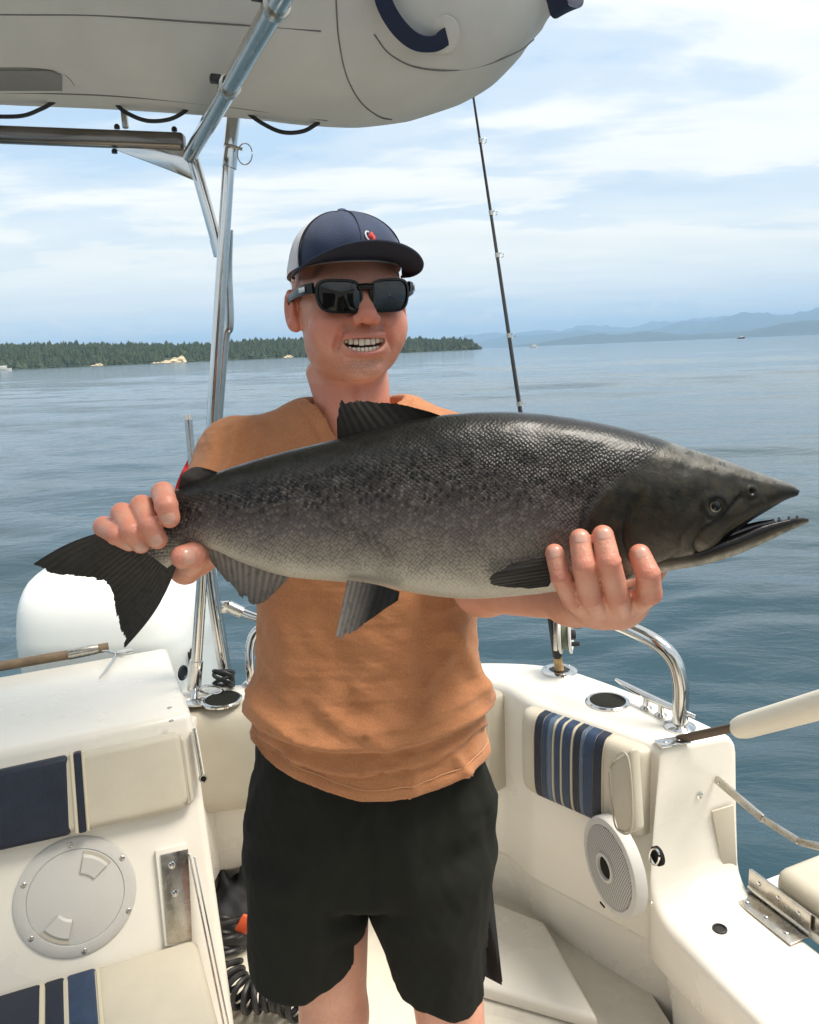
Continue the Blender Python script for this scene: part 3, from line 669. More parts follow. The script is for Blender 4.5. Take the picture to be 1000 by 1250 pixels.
# gate end fittings
EN = unit(np.array([0.25, -0.97, 0])); EP = np.array([*ST_I[0], 0]) + np.array([*dI, 0]) * 0.022
def on_end(x, y, off=0.0): return atP(x, y, EP, EN) + EN * off
mk('snap_stud', screw(on_end(854, 971, 0.002), EN, 0.008), STEEL, BOAT)
mk('drain_plug', revolve([(0.016, -0.002), (0.016, 0.002), (0.012, 0.003), (0.011, 0.0)], atZ(879, 1134, 0.336), (0, 0, 1), 20), BLACK, BOAT)
mk('jamb_panel', prism([on_end(866, 988, 0.004), on_end(893, 980, 0.004), on_end(897, 1066, 0.006), on_end(880, 1062, 0.006)], EN, 0.006, 0.003), VINYL_EDGE, BOAT)
# padded end panel of the side cushion
pe = [on_wall(770, 925), on_wall(797, 908), on_wall(803, 1008), on_wall(782, 1012), on_wall(774, 985)]
mk('bolster_end', prism([p + WN * 0.028 for p in pe], WN, 0.028, 0.010, 3), VINYL, BOAT)
ctr = sum(pe) / 5
mk('bolster_piping', tube(spline([ctr + (p - ctr) * 0.86 + WN * 0.057 for p in pe], 40, True), 0.0022, 6), VINYL_EDGE, BOAT)

# ------------------------------------------------------------------ boarding gate: hinged padded door lowered outboard
G0, G1 = atZ(888, 1080, 0.345), atZ(1000, 1168, 0.345)
gu = unit(G1 - G0); gn = unit(np.cross(gu, [0, 0, 1.0])); gn = gn if gn[0] > 0 else -gn
GATE = thing('boarding_gate', (G0 + G1) / 2 + gn * 0.05 - [0, 0, 0.02], 'cream padded side gate folded down outboard on a long steel hinge', 'boat gate')
z3 = np.array([0, 0, 1.0]); gax = np.array([gu, gn, z3])
def gp(s, n, z): return G0 + gu * s + gn * n + z3 * z
mk('door_panel', rbox(gp(0.40, 0.20, -0.004), gax, (0.74, 0.32, 0.022), 0.006), GEL, GATE)
mk('cushion', rbox(gp(0.43, 0.20, 0.045), gax, (0.70, 0.29, 0.075), 0.028, 4), VINYL, GATE)
mk('steel_rim', rbox(gp(0.40, 0.046, 0.022), gax, (0.75, 0.006, 0.045), 0.002), STEEL_D, GATE)
hg = mk('hinge', rbox(gp(0.115, 0.036, 0.026), gax, (0.17, 0.004, 0.05), 0.0015), STEEL_D, GATE)
mk('hinge_leaf', rbox(gp(0.115, 0.008, -0.006), gax, (0.17, 0.055, 0.004), 0.0015), STEEL_D, hg)
mk('hinge_pin', tube([gp(0.03, 0.036, 0.002), gp(0.2, 0.036, 0.002)], 0.0055, 12), STEEL, hg)
for s in (0.06, 0.115, 0.17):
    mk('screw', screw(gp(s, 0.0335, 0.032), -gn, 0.006), STEEL, hg); mk('screw', screw(gp(s, 0.0, -0.003), z3, 0.006), STEEL, hg)
s0 = on_end(874, 951, 0.012)
s1 = atY(932, 1000, s0[1] - 0.14); s2 = atY(975, 1027, s0[1] - 0.24); s3 = atY(1010, 1036, s0[1] - 0.30)
def flat_bar(a, b, w, t):
    u = unit(b - a); ax = frame(u, (0.35, -0.6, 0.6)); return rbox((a + b) / 2, ax, (np.linalg.norm(b - a), w, t), t * 0.4)
st = mk('stay_arm', flat_bar(s0 - unit(s1 - s0) * 0.012, s1, 0.019, 0.010), STEEL_D, GATE)
mk('stay_slot', flat_bar(s1 - (s1 - s0) * 0.30 + [0, -0.004, 0.0], s1 - (s1 - s0) * 0.08 + [0, -0.004, 0.0], 0.007, 0.006), BLACK, st)
mk('stay_arm', flat_bar(s1 - unit(s2 - s1) * 0.01, s2, 0.015, 0.008), STEEL_D, GATE)
mk('stay_arm', flat_bar(s2, s3, 0.015, 0.008), STEEL_D, GATE)
mk('pivot_bolt', screw(s0 + EN * 0.005, EN, 0.007), STEEL, GATE); mk('pivot_bolt', screw(s1 + EN * 0.005, EN, 0.006), STEEL, GATE)

# ------------------------------------------------------------------ padded gate rail with its leather strap
RAIL = thing('gate_rail', atZ(812, 908, ZG + 0.003), 'cream padded rail held to the gunwale corner by a steel hinge strap', 'rail')
h0, h1 = atZ(806, 908, ZG + 0.004), atZ(836, 903, ZG + 0.004)
hu = unit(h1 - h0); hax = np.array([hu, np.cross(z3, hu), z3])
hp_ = mk('hinge_plate', rbox((h0 + h1) / 2, hax, (0.075, 0.034, 0.005), 0.0015), STEEL, RAIL)
for s in (-0.018, 0.016): mk('screw', screw((h0 + h1) / 2 + hu * s + z3 * 0.0025, z3, 0.005), STEEL_D, hp_)
r0 = atY(832, 904, h1[1] - 0.005); r1 = atY(905, 888, h1[1] - 0.05); r2 = atY(1080, 838, h1[1] - 0.46)
mk('strap', rbox((r0 + r1) / 2 + [0, 0, 0.004], frame(r1 - r0, (0, 0, 1)), (np.linalg.norm(r1 - r0) + 0.02, 0.020, 0.008), 0.002), material('dark_steel_strap', (0.10, 0.075, 0.06), 0.35, 0.7), RAIL)
rq = np.linspace(0, 1, 24)
mk('padding', tube(np.array([r1 - (r2 - r1) * 0.02 + (r2 - r1) * t for t in rq]), [0.0265 * (0.86 + 0.14 * min(1, t * 18)) for t in rq], 24), material('white_rail_vinyl', (0.76, 0.70, 0.58), 0.5, bump=0.4, bscale=400), RAIL)
mk('padding_end', tube([r1 - (r2 - r1) * 0.023, r1 - (r2 - r1) * 0.019], [0.013, 0.019], 20), BLACK, RAIL)

# ------------------------------------------------------------------ aft cabinet with folding seat
CU = unit(np.array([-.406, -.172, 0])); CN0 = unit(np.array([.172, -.406, 0])); TILT = math.radians(19); CN = CN0 * math.cos(TILT) + np.array([0, 0, math.sin(TILT)]); CP = np.array([-.575, 1.87, 0.745])
def on_cab(x, y, off=0.0): return atP(x, y, CP, CN) + CN * off
CAB = thing('seat_cabinet', (-.95, 1.80, 0.0), 'cream moulded engine box with navy striped backrest and round access plate', 'boat seat')
def cabp(fwd, z): return CP * [1, 1, 0] + CN0 * fwd + np.array([0, 0, z])
rk = math.tan(TILT)
mk('box', prism([cabp(0, 0.745), cabp(0.745 * rk, 0.0), cabp(-0.16, 0.0), cabp(-0.52, 0.60), cabp(-0.52, 0.745)], CU, 1.15, 0.020, 4), GEL, CAB, sharp=50)
def quad_pad(pts, off, th, bev, name, m, parent, label=None): return mk(name, prism([on_cab(x, y, off) for x, y in pts], CN, th, bev, 4), m, parent, label=label, sharp=60)
bk = quad_pad([(-140, 968), (219, 891), (231, 972), (222, 985), (-140, 1064)], 0.001, 0.042, 0.018, 'backrest_cushion', VINYL, CAB, 'cream backrest pad with a broad navy end and pale piping')
quad_pad([(-142, 968), (85, 919), (89, 1015), (-142, 1066)], 0.006, 0.0395, 0.014, 'navy_panel', NAVY, bk)
quad_pad([(85, 918), (90, 917), (97, 1013), (92, 1014)], 0.008, 0.0385, 0.004, 'stripe', TAN, bk)
quad_pad([(90, 917), (99, 915), (106, 1011), (97, 1013)], 0.008, 0.0383, 0.004, 'stripe', NAVY, bk)
quad_pad([(99, 915), (103, 914), (110, 1010), (106, 1011)], 0.008, 0.0388, 0.004, 'stripe', TAN, bk)
quad_pad([(216, 893), (226, 902), (236, 975), (226, 983)], 0.004, 0.036, 0.010, 'end_welt', VINYL, bk)
pc = on_cab(93, 1094); rp = 0.138 * 0.99
rp = np.linalg.norm(on_cab(168, 1078) - on_cab(17, 1112)) / 2
dp = mk('access_plate', revolve([(rp, -0.002), (rp, 0.003), (rp * 0.97, 0.006), (rp * 0.80, 0.007), (rp * 0.79, 0.004)], pc, CN, 64), GREYP, CAB, label='round pale grey screw-out inspection plate')
mk('lid', revolve([(rp * 0.785, 0.002), (rp * 0.785, 0.0055), (rp * 0.76, 0.0065), (rp * 0.02, 0.0065)], pc, CN, 56), GREYP, dp)
CR = -CU; CV = np.cross(CN, CR)
GRIPM = material('pale_grip_plastic', (0.56, 0.54, 0.50), 0.5)
for a0 in (0.95, 0.95 + math.pi):
    G = []
    for rr_, dz in ((0.36, 0.0068), (0.40, 0.0115), (0.66, 0.0115), (0.71, 0.0068)):
        G.append([pc + rp * rr_ * (math.cos(a0 + t) * CR + math.sin(a0 + t) * CV) + CN * dz for t in np.linspace(-0.33, 0.33, 9)])
    mk('finger_grip', grid(np.array(G)), GRIPM, dp, sharp=25)
    mk('grip_recess', loft([np.array([pc + rp * rr_ * (math.cos(a0 + t) * CR + math.sin(a0 + t) * CV) + CN * dz for t in np.linspace(-0.36, 0.36, 9)]) for rr_, dz in ((0.71, 0.0069), (0.755, 0.0069), (0.76, 0.0074), (0.705, 0.0074))], closed=False), VINYL_EDGE, dp)
for x, y in ((86, 1031), (149, 1047), (157, 1111), (103, 1160), (38, 1145), (29, 1080)): mk('screw', screw(on_cab(x, y, 0.0065), CN, 0.0062), STEEL_D, dp)
br = mk('hinge_bracket', prism([on_cab(195, 1042, 0.012), on_cab(229, 1034, 0.012), on_cab(234, 1146, 0.012), on_cab(204, 1150, 0.012)], CN, 0.006, 0.002), STEEL_D, CAB, label='upright steel hinge plate of the folding seat')
mk('backing_pad', prism([on_cab(189, 1037, 0.0), on_cab(228, 1028, 0.0), on_cab(233, 1150, 0.0), on_cab(201, 1154, 0.0)], CN, 0.013, 0.003), GEL, br)
for x, y in ((209, 1054), (213, 1088)): mk('bolt', screw(on_cab(x, y, 0.019), CN, 0.0085), STEEL, br)
# folding seat
zs = on_cab(120, 1176)[2]
q0 = on_cab(240, 1148, 0.012); q1 = on_cab(-90, 1225, 0.012); q0[2] = q1[2] = zs - 0.05
sl0 = atZ(268, 1252, zs)
fwd = unit(np.array([sl0[0] - q0[0], sl0[1] - q0[1], 0])); SD = 0.36
seat = mk('seat_cushion', prism([q0, q0 + fwd * SD, q1 + fwd * SD, q1], (0, 0, 1), 0.055, 0.020, 4), VINYL, CAB, label='folding seat pad with navy and blue stripes', sharp=60)
def seat_band(x0, x1, m, name, e=0.0015):
    a, b = on_cab(x0, 0), on_cab(x1, 0)
    sa = (on_cab(x0, 1180) - q0) @ CU; sb = (on_cab(x1, 1180) - q0) @ CU
    uu = unit((q1 - q0) * [1, 1, 0]); A = q0 + uu * sa + fwd * 0.004; B_ = q0 + uu * sb + fwd * 0.004
    zt = zs + 0.005; mk(name, prism([A + [0, 0, 0.05 - 0.042], A + fwd * (SD - 0.003) + [0, 0, 0.008], B_ + fwd * (SD - 0.003) + [0, 0, 0.008], B_ + [0, 0, 0.008]], (0, 0, 1), 0.0475 + e, 0.008, 3), m, seat, sharp=60)
seat_band(117, 122, TAN, 'stripe', 0.0022); seat_band(80, 117, BLUE, 'stripe'); seat_band(52, 78, NAVY, 'stripe'); seat_band(48, 52, TAN, 'stripe', 0.002); seat_band(-88, 48, NAVY, 'stripe', 0.0018)
# stay of the seat and latch on the corner
a, b_, c_ = on_cab(230, 1040, 0.02), on_cab(250, 1150, 0.07), on_cab(268, 1240, 0.10)
mk('seat_stay', rbox((a + c_) / 2, frame(c_ - a, CN), (np.linalg.norm(c_ - a), 0.016, 0.004), 0.0015), STEEL_D, CAB)
mk('seat_stay', rbox((a + c_) / 2 + CR * 0.010, frame(c_ - a, CN), (np.linalg.norm(c_ - a) * 0.96, 0.010, 0.004), 0.0015), STEEL, CAB)
mk('stay_bolt', screw(c_ + CN * 0.004, CN, 0.008), STEEL, CAB)
la, lb = on_cab(236, 888, 0.012), on_cab(246, 948, 0.02)
lt = mk('corner_latch', rbox((la + lb) / 2, frame(lb - la, CN), (np.linalg.norm(lb - la), 0.022, 0.012), 0.005, 3), GEL, CAB)
mk('latch_pin', tube([la + CN * 0.012, lb + CN * 0.012], 0.003, 8), STEEL_D, lt)
mk('latch_knob', revolve([(0.010, 0), (0.010, 0.012), (0.007, 0.016)], lb + CN * 0.004, CN, 16), STEEL, lt)
for x, y in ((207, 864), (209, 880)): mk('screw', screw(atZ(x, y, 0.7455), (0, 0, 1), 0.0062), STEEL_D, CAB)

# ------------------------------------------------------------------ outboard engine behind the box
def engine():
    YE = 2.86
    cx0 = atY(113, 760, YE - .3); W = (atY(225, 760, YE - .3)[0] - atY(1, 760, YE - .3)[0]) / 2; ztop = atY(110, 690, YE - 0.1)[2]; zbot = 0.35
    t = thing('outboard_engine', (cx0[0], YE, -0.35), 'white outboard engine cowl standing behind the seat cabinet', 'engine')
    rings = []
    for q in np.linspace(0, 1, 34):
        z = zbot + (ztop - zbot) * q; k = max(0.0, (q - 0.60) / 0.40); sh = math.sqrt(max(0.0, 1 - k ** 3.6))
        w = W * (0.93 + 0.07 * min(1, q * 2)) * (0.56 + 0.44 * sh) * (1 - 0.9 * max(0, (q - 0.93) / 0.07) ** 2); dpt = 0.36 * (0.5 + 0.5 * sh) * (1 - 0.9 * max(0, (q - 0.93) / 0.07) ** 2); R = []
        for a in np.linspace(0, 2 * math.pi, 44, endpoint=False):
            ca_, sa_ = math.cos(a), math.sin(a); e = 0.48
            lx = w * math.copysign(abs(ca_) ** e, ca_); ly = dpt * math.copysign(abs(sa_) ** e, sa_)
            R.append((cx0[0] + lx, YE + ly + 0.06 * k, z - 0.02 * (lx / W) * k))
        rings.append(np.array(R))
    cw = mk('cowl', loft(rings), ENG, t, sharp=60)
    mk('cowl_band', loft([np.array([(cx0[0] + (p[0] - cx0[0]) * f, YE + (p[1] - YE) * f, z) for p in rings[4]]) for z, f in ((0.47, 1.0), (0.475, 1.006), (0.495, 1.006), (0.50, 1.0))]), GREYP, cw)
    mk('leg', rbox((cx0[0], YE + 0.05, 0.0), XYZ, (W * 1.1, 0.4, 0.8), 0.08, 3), ENG, t)
    xs_ = cx0[0] + W * 0.985
    for k in range(4): mk('louvre', rbox((xs_ + 0.004, YE - 0.28 + 0.03 * k, 0.60), XYZ, (0.008, 0.012, 0.07), 0.003), BLACK, cw)
    mk('badge', revolve([(0.026, 0), (0.026, 0.004), (0.021, 0.006), (0.019, 0.002), (0.012, 0.002)], (xs_ - 0.01, YE - 0.33, 0.58), (1, -0.35, 0), 24), BLACK, cw)
engine()

# ------------------------------------------------------------------ boat hook lying on the box
def boat_hook():
    z = 0.762; a, b = atZ(-130, 836, z), atZ(84, 799, z); u = unit(b - a)
    t = thing('boat_hook', (a + b) / 2 - [0, 0, 0.014], 'weathered wooden boat hook with steel ferrule on the engine box', 'boat hook')
    q = np.linspace(0, 1, 20); mk('shaft', tube(np.array([a + (b - a) * s for s in q]), 0.0145, 16), WOOD, t)
    f1 = atZ(120, 792, z); mk('ferrule', tube([b - u * 0.002, b + u * 0.0, f1 - u * 0.02, f1], [0.0155, 0.0165, 0.0165, 0.0145], 18), STEEL_D, t)
    mk('shaft_end', tube([f1 - u * 0.004, f1 + u * 0.03], 0.0142, 16), WOOD, t)
    h0 = atZ(122, 794, z - 0.004); P = [h0, atZ(134, 795, z - 0.006), atZ(141, 800, z - 0.008), atZ(134, 812, z - 0.009), atZ(121, 828, z - 0.011)]
    mk('hook', tube(spline(P, 24), [0.0042] * 20 + [0.0038, 0.003, 0.002, 0.001], 10), STEEL, t)
    mk('spike', tube([atZ(136, 796, z - 0.006), atZ(152, 797, z - 0.004)], [0.0045, 0.0035], 10), STEEL, t)
    pl = atZ(152, 797, 0.7465); mk('keeper', rbox(pl + [0, 0, 0.004], np.array([CR, np.cross([0, 0, 1], CR), [0, 0, 1]]), (0.05, 0.03, 0.008), 0.003), STEEL, t)
boat_hook()

# ------------------------------------------------------------------ stainless support frame and dinghy overhead
FY = 2.03
FR = thing('support_frame', atZ(238, 853, ZG), 'stainless steel tube frame carrying the dinghy over the stern', 'frame')
def fp(x, y, dy=0.0): return atY(x, y, FY + dy)
def rod_(name, pts, r, m=STEEL, n=16, parent=None): return mk(name, tube(np.array(pts) if len(pts) == 2 else spline(pts, 14 * len(pts)), r, n), m, parent or FR)
p = rod_('post', [fp(238, 838), fp(262, 470), fp(280, 190)], 0.0148, STEEL)
rod_('post_sleeve', [fp(237, 842), fp(240, 806)], 0.0185); rod_('post_sleeve', [fp(280, 205), fp(283, 178)], 0.0178)
rod_('post_top', [fp(281, 180), fp(289, 108)], 0.0165)
rod_('post_foot', [atZ(237, 856, ZG), fp(238, 838)], 0.010)
mk('foot_plate', rbox(atZ(238, 857, ZG + 0.003), XYZ, (0.05, 0.05, 0.006), 0.002), STEEL, FR)
rod_('back_post', [fp(276, 832, 0.08), fp(254, 680, 0.08), fp(262, 560, 0.08), fp(273, 420, 0.08), fp(279, 395, 0.08), fp(277, 330, 0.07), fp(278, 280, 0.05)], 0.0140)
rod_('back_post_lower', [fp(277, 832, 0.10), fp(248, 650, 0.10)], 0.0185)
rod_('strut', [fp(234, 186, 0.02), fp(268, 308, 0.02)], 0.0145)
rod_('strut_joint', [fp(264, 292, 0.02), fp(269, 312, 0.02)], 0.017)
rl0, rl1 = fp(232, 190), atY(402, -62, 1.02); rl1 = rl0 + (rl1 - rl0) * 3.05; rl1[2] = 2.135
rod_('top_rail', [rl0, rl1], 0.0170)
cbx = fp(288, 82, -0.10)
for tt in (0.15, 0.255):
    c = rl0 + (rl1 - rl0) * tt; u = unit(rl1 - rl0); mk('rail_clamp', tube([c - u * 0.008, c + u * 0.008], 0.0205, 18), STEEL_D, FR)
    mk('clamp_lug', rbox(c + np.array([-0.024, 0, 0.014]), frame(u), (0.018, 0.014, 0.02), 0.003), BLACK, FR)
bar = mk('cross_bar', rbox((fp(-420, 148) + fp(226, 173)) / 2, frame(fp(226, 173) - fp(-420, 148), (0, 0, 1)), (np.linalg.norm(fp(226, 173) - fp(-420, 148)), 0.038, 0.036), 0.010, 3), material('dark_bronze_steel', (0.20, 0.175, 0.155), 0.22, 0.9, var=0.2), FR)
mk('gusset_plate', prism([fp(139, 182, -0.005), fp(150, 176, -0.005), fp(224, 176, -0.005), fp(236, 220, -0.005), fp(205, 207, -0.005)], (0, 1, 0), 0.006, 0.002), STEEL, FR)
for x, y in ((143, 157), (213, 160), (140, 187)): mk('bolt', revolve([(0.007, 0), (0.007, 0.006), (0.004, 0.01)], fp(x, y, -0.005), (0, 0, 1), 8), BLACK, FR)
mk('riser', rbox(fp(152, 143), XYZ, (0.014, 0.012, 0.05), 0.003), STEEL_D, FR)
mk('pin_ring', tube(spline([fp(299 + 9 * math.cos(a), 188 + 13 * math.sin(a), -0.02) for a in np.linspace(0, 6.283, 13)[:-1]], 30, True), 0.0014, 6), STEEL_D, FR)
mk('hitch_pin', tube([fp(274, 176, -0.02), fp(296, 182, -0.02)], 0.004, 8), STEEL_D, FR)
rod_('stay_tube', [fp(272, 738, 0.06), fp(292, 746, 0.06), fp(330, 759, 0.05), fp(400, 775, 0.05)], 0.0115)
mk('stay_clamp', tube([fp(279, 740, 0.06), fp(296, 748, 0.06)], 0.017, 16), STEEL, FR)
mk('stay_eye', rbox(fp(275, 741, 0.055), XYZ, (0.03, 0.012, 0.035), 0.005), STEEL, FR)
kn = [fp(268 + 12 * math.sin(a * 2.3) + 5, 828 + 9 * math.sin(a * 1.3 + 1), 0.02 + 0.025 * math.cos(a * 1.9)) for a in np.linspace(0, 9, 26)]
ROPE = mk('lashing_rope', tube(spline(kn, 120), 0.0055, 8), BLACK, None, label='black rope lashing knotted at the foot of the frame', cat='rope')
mk('shackle', tube(spline([fp(258 + 14 * math.cos(a), 842 + 5 * math.sin(a), -0.01) for a in np.linspace(0, 5.6, 12)], 30), 0.004, 8), STEEL, FR)

def dinghy():
    # big air tube lying athwart on the rails; its stern cone points to starboard
    yc, r = 1.90, 0.262
    t = thing('inflatable_dinghy', (-0.7, 1.9, 2.12), 'grey inflatable dinghy stowed overhead on the tube frame', 'dinghy')
    kx = [(-560, 104, 1.0), (-200, 112, 1.0), (0, 122, 1.0), (140, 128, 1.0), (300, 139, 1.0), (380, 148, 1.0), (440, 151, 0.995), (500, 143, 0.955), (560, 123, 0.85), (615, 92, 0.68), (655, 60, 0.47), (682, 30, 0.24), (692, 12, 0.08)]
    ax_, rr = [], []
    for x, y, f in kx:
        q = atY(x, y, yc - 0.03); rr.append(r * f); ax_.append((q[0], yc, q[2] + r * f * 1.03))
    P = spline(ax_, 120); Rr = np.interp(np.linspace(0, len(kx) - 1, 120), range(len(kx)), rr)
    tb = mk('side_tube', tube(P, Rr, 56), PVC, t, sharp=80)
    def ring(i, e=0.0012, w=0.0018, a0=0, a1=6.283, n=60):
        T = unit(P[min(i + 1, 119)] - P[max(i - 1, 0)]); a = unit(np.cross(T, [0, 0, 1])); b = np.cross(T, a)
        return np.array([P[i] + (Rr[i] + e) * (math.cos(q) * a + math.sin(q) * b) for q in np.linspace(a0, a1, n)])
    # navy carrying strap round the cone and over the end
    def strap(pts, w, nm='strap'):
        Q = spline(pts, 40); T = np.gradient(Q, axis=0); G = []
        for k in range(len(Q)):
            nrm = unit(Q[k] - np.array([Q[k][0], yc, 2.40])); s = unit(np.cross(T[k], nrm)) * w / 2
            G.append([Q[k] - s, Q[k] - s + nrm * 0.005, Q[k] + s + nrm * 0.005, Q[k] + s])
        return mk(nm, loft([np.array(g) for g in G]), STRAP, t, sharp=50)
    def surf(x, y, e=0.004):   # first hit of the pixel's ray with the tube
        d = unit(ray(x, y)); best = None
        for s in np.linspace(1.2, 3.0, 1100):
            q = _C + d * s; k = np.argmin(np.abs(P[:, 0] - q[0])); dist = math.hypot(q[1] - P[k][1], q[2] - P[k][2])
            if dist <= Rr[k] + e and q[0] < P[-1][0]: return q
        return _C + d * 1.6
    def seam(pts, r=0.0016): mk('seam', tube(spline([surf(x, y, 0.0008) for x, y in pts], 60), r, 6), PVC_SEAM, tb)
    seam([(-60, 17), (30, 18), (120, 19), (240, 27), (330, 33), (392, 38)]); seam([(-60, 113), (60, 114), (150, 118), (250, 127), (330, 137), (400, 147)])
    seam([(410, -20), (411, 12), (414, 50), (423, 92), (440, 124), (462, 142), (478, 146)]); seam([(457, 42), (475, 65), (505, 81), (545, 86), (590, 80), (632, 63), (652, 48)])
    G = np.array([[surf(x, 86 + 25 * k + (x > 60) * (x - 60) * 0.4 * (1 - k), 0.0045) for x in np.linspace(-70, 76, 22)] for k in np.linspace(0, 1, 7)]); mk('rub_patch', grid(G), material('dark_rub_patch', (0.22, 0.21, 0.195), 0.65, var=0.15), tb)
    seam([(-60, 83), (30, 83), (70, 87), (84, 95), (91, 104)], 0.0012)
    strap([surf(462, -30, 0.02), surf(470, 5, 0.03), surf(487, 33, 0.04), surf(508, 50, 0.03), surf(530, 52, 0.012), surf(546, 43, 0.003)], 0.032, 'carry_strap')
    mk('strap_patch', revolve([(0.034, -0.003), (0.034, 0.002), (0.028, 0.004), (0.004, 0.005)], surf(541, 42, 0.002), unit(surf(541, 42) - np.array([surf(541, 42)[0], yc, 2.36])), 28), PVC, t)
    strap([surf(668, -28, 0.012), surf(678, -6, 0.014), surf(684, 12, 0.014), P[-1] + [0.012, -0.01, -0.012], P[-1] + [0.03, 0.03, 0.03], P[-1] + [0.02, 0.06, 0.09]], 0.04, 'end_strap')
    # unseen second tube and floor between, added for shade, raised to admit sky light
    V2, F2 = tube(P[:, :] * [1, 0, 1] + [0, 0.58, 0.46], Rr, 28); mk('side_tube', (V2, F2), PVC, t, sharp=80)
    mk('floor', prism([(-2.3, 0.62, 3.05), (0.10, 0.62, 3.05), (0.10, 1.82, 2.60), (-2.3, 1.82, 2.60)], (0, 0, 1), 0.03, 0.01), PVC, t)
    mk('transom_board', prism([(0.12, 0.75, 2.80), (0.12, 1.70, 2.42), (0.12, 1.72, 2.62), (0.12, 0.75, 3.0)], (1, 0, 0), 0.03, 0.006), WOOD, t)
    # grab line hanging in loops under the tube
    line = thing('grab_line', (-0.6, 1.8, 2.1), 'black grab line looped along the underside of the dinghy', 'rope')
    for pts in (((-90, 118), (-40, 138), (20, 142), (50, 133), (69, 122)), ((138, 122), (152, 136), (178, 147), (205, 146), (224, 137), (233, 127)), ((298, 134), (318, 149), (344, 161), (370, 160), (390, 149))):
        Y_ = 1.90; mk('line_loop', tube(spline([atY(x, y, Y_ + 0.0) for x, y in pts], 40), 0.0046, 8), BLACK, line)
dinghy()

# ------------------------------------------------------------------ fishing rod in the holder, flag staff
def rod():
    t = thing('fishing_rod', rh, 'slim dark fishing rod standing in the gunwale rod holder', 'fishing rod')
    b0 = rh + [0, 0, 0.0]; pts = [(683, 818, 0), (667, 708, 0.02), (635, 500, 0.05), (606, 305, 0.09), (577, 112, 0.14), (566, 40, 0.16)]
    P = [atY(x, y, rh[1] + dy) for x, y, dy in pts]; P[0] = b0
    Q = spline(P, 60); q = np.linspace(0, 1, 60)
    mk('blank', tube(Q, 0.0072 * (1 - q) + 0.0016, 12), GRAPH, t)
    mk('cork_butt', tube([Q[0] + [0, 0, 0.002], Q[0] + (Q[2] - Q[0]) * 0.9], [0.013, 0.0125], 14), CORK, t)
    mk('handle', tube(Q[2:10], 0.0125, 14), BLACK, t)
    for k in (24, 29, 35, 38, 43, 49, 54):
        u = unit(Q[k + 1] - Q[k]); g = mk('guide_wrap', tube([Q[k] - u * 0.006, Q[k] + u * 0.006], 0.0072 * (1 - k / 60) + 0.0028, 10), STEEL_D, t)
        mk('guide_ring', tube(spline([Q[k] + [0.011 + 0.006 * math.cos(a), 0.0, 0.006 * math.sin(a)] for a in np.linspace(0, 6.283, 9)[:-1]], 18, True), 0.0011, 6), STEEL_D, g)
    c = atY(692, 775, rh[1] - 0.03); ax = unit(np.array([1.0, -0.30, 0.06]))
    rl = mk('reel', revolve([(0.046, -0.021), (0.052, -0.018), (0.052, -0.013), (0.030, -0.011), (0.030, 0.006), (0.050, 0.008), (0.052, 0.013), (0.040, 0.015), (0.038, 0.010), (0.012, 0.010)], c, ax, 40), WHITEP, t, label='white and steel single action fishing reel')
    mk('reel_hub', revolve([(0.014, 0.008), (0.014, 0.020), (0.010, 0.024), (0.003, 0.025)], c, ax, 20), BLACK, rl)
    mk('reel_line', revolve([(0.040, -0.010), (0.041, -0.003), (0.040, 0.005)], c, ax, 30), material('green_line', (0.10, 0.13, 0.08), 0.5), rl)
    v1 = unit(np.cross(ax, [0, 0, 1])); v2 = np.cross(ax, v1)
    for a in (0.4, 3.54):
        h = c + 0.036 * (math.cos(a) * v1 + math.sin(a) * v2); mk('reel_knob', tube([h + ax * 0.012, h + ax * 0.016, h + ax * 0.036], [0.003, 0.0065, 0.0075], 12), BLACK, rl)
    mk('reel_foot', rbox(c - ax * 0.03 + [0, 0, 0.0], frame((0, 0, 1), ax), (0.09, 0.012, 0.02), 0.003), STEEL_D, rl)
rod()
def flag():
    t = thing('flag_staff', atY(246, 700, 2.30), 'steel staff with a small red flag behind the salmon tail', 'flag')
    mk('staff', tube([atY(248, 720, 2.30), atY(230, 512, 2.30)], 0.0112, 14), STEEL, t)
    mk('staff_cap', tube([atY(230, 512, 2.30), atY(229.5, 506, 2.30)], [0.0125, 0.009], 14), STEEL_D, t)
    A = [(232, 556), (222, 575), (215, 592), (208, 618)]; B = [(236, 588), (232, 606), (228, 628), (222, 648)]
    G = np.array([[atY(a[0] * (1 - s) + b[0] * s, a[1] * (1 - s) + b[1] * s, 2.32 + 0.015 * math.sin(5 * s + i)) for s in np.linspace(0, 1, 8)] for i, (a, b) in enumerate(zip(spline(A, 12), spline(B, 12)))])
    V1, F1 = grid(G); V2, F2 = grid(G + [0, 0.002, 0]); mk('flag', join((V1, F1), (V2, F2)), REDF, t)
flag()

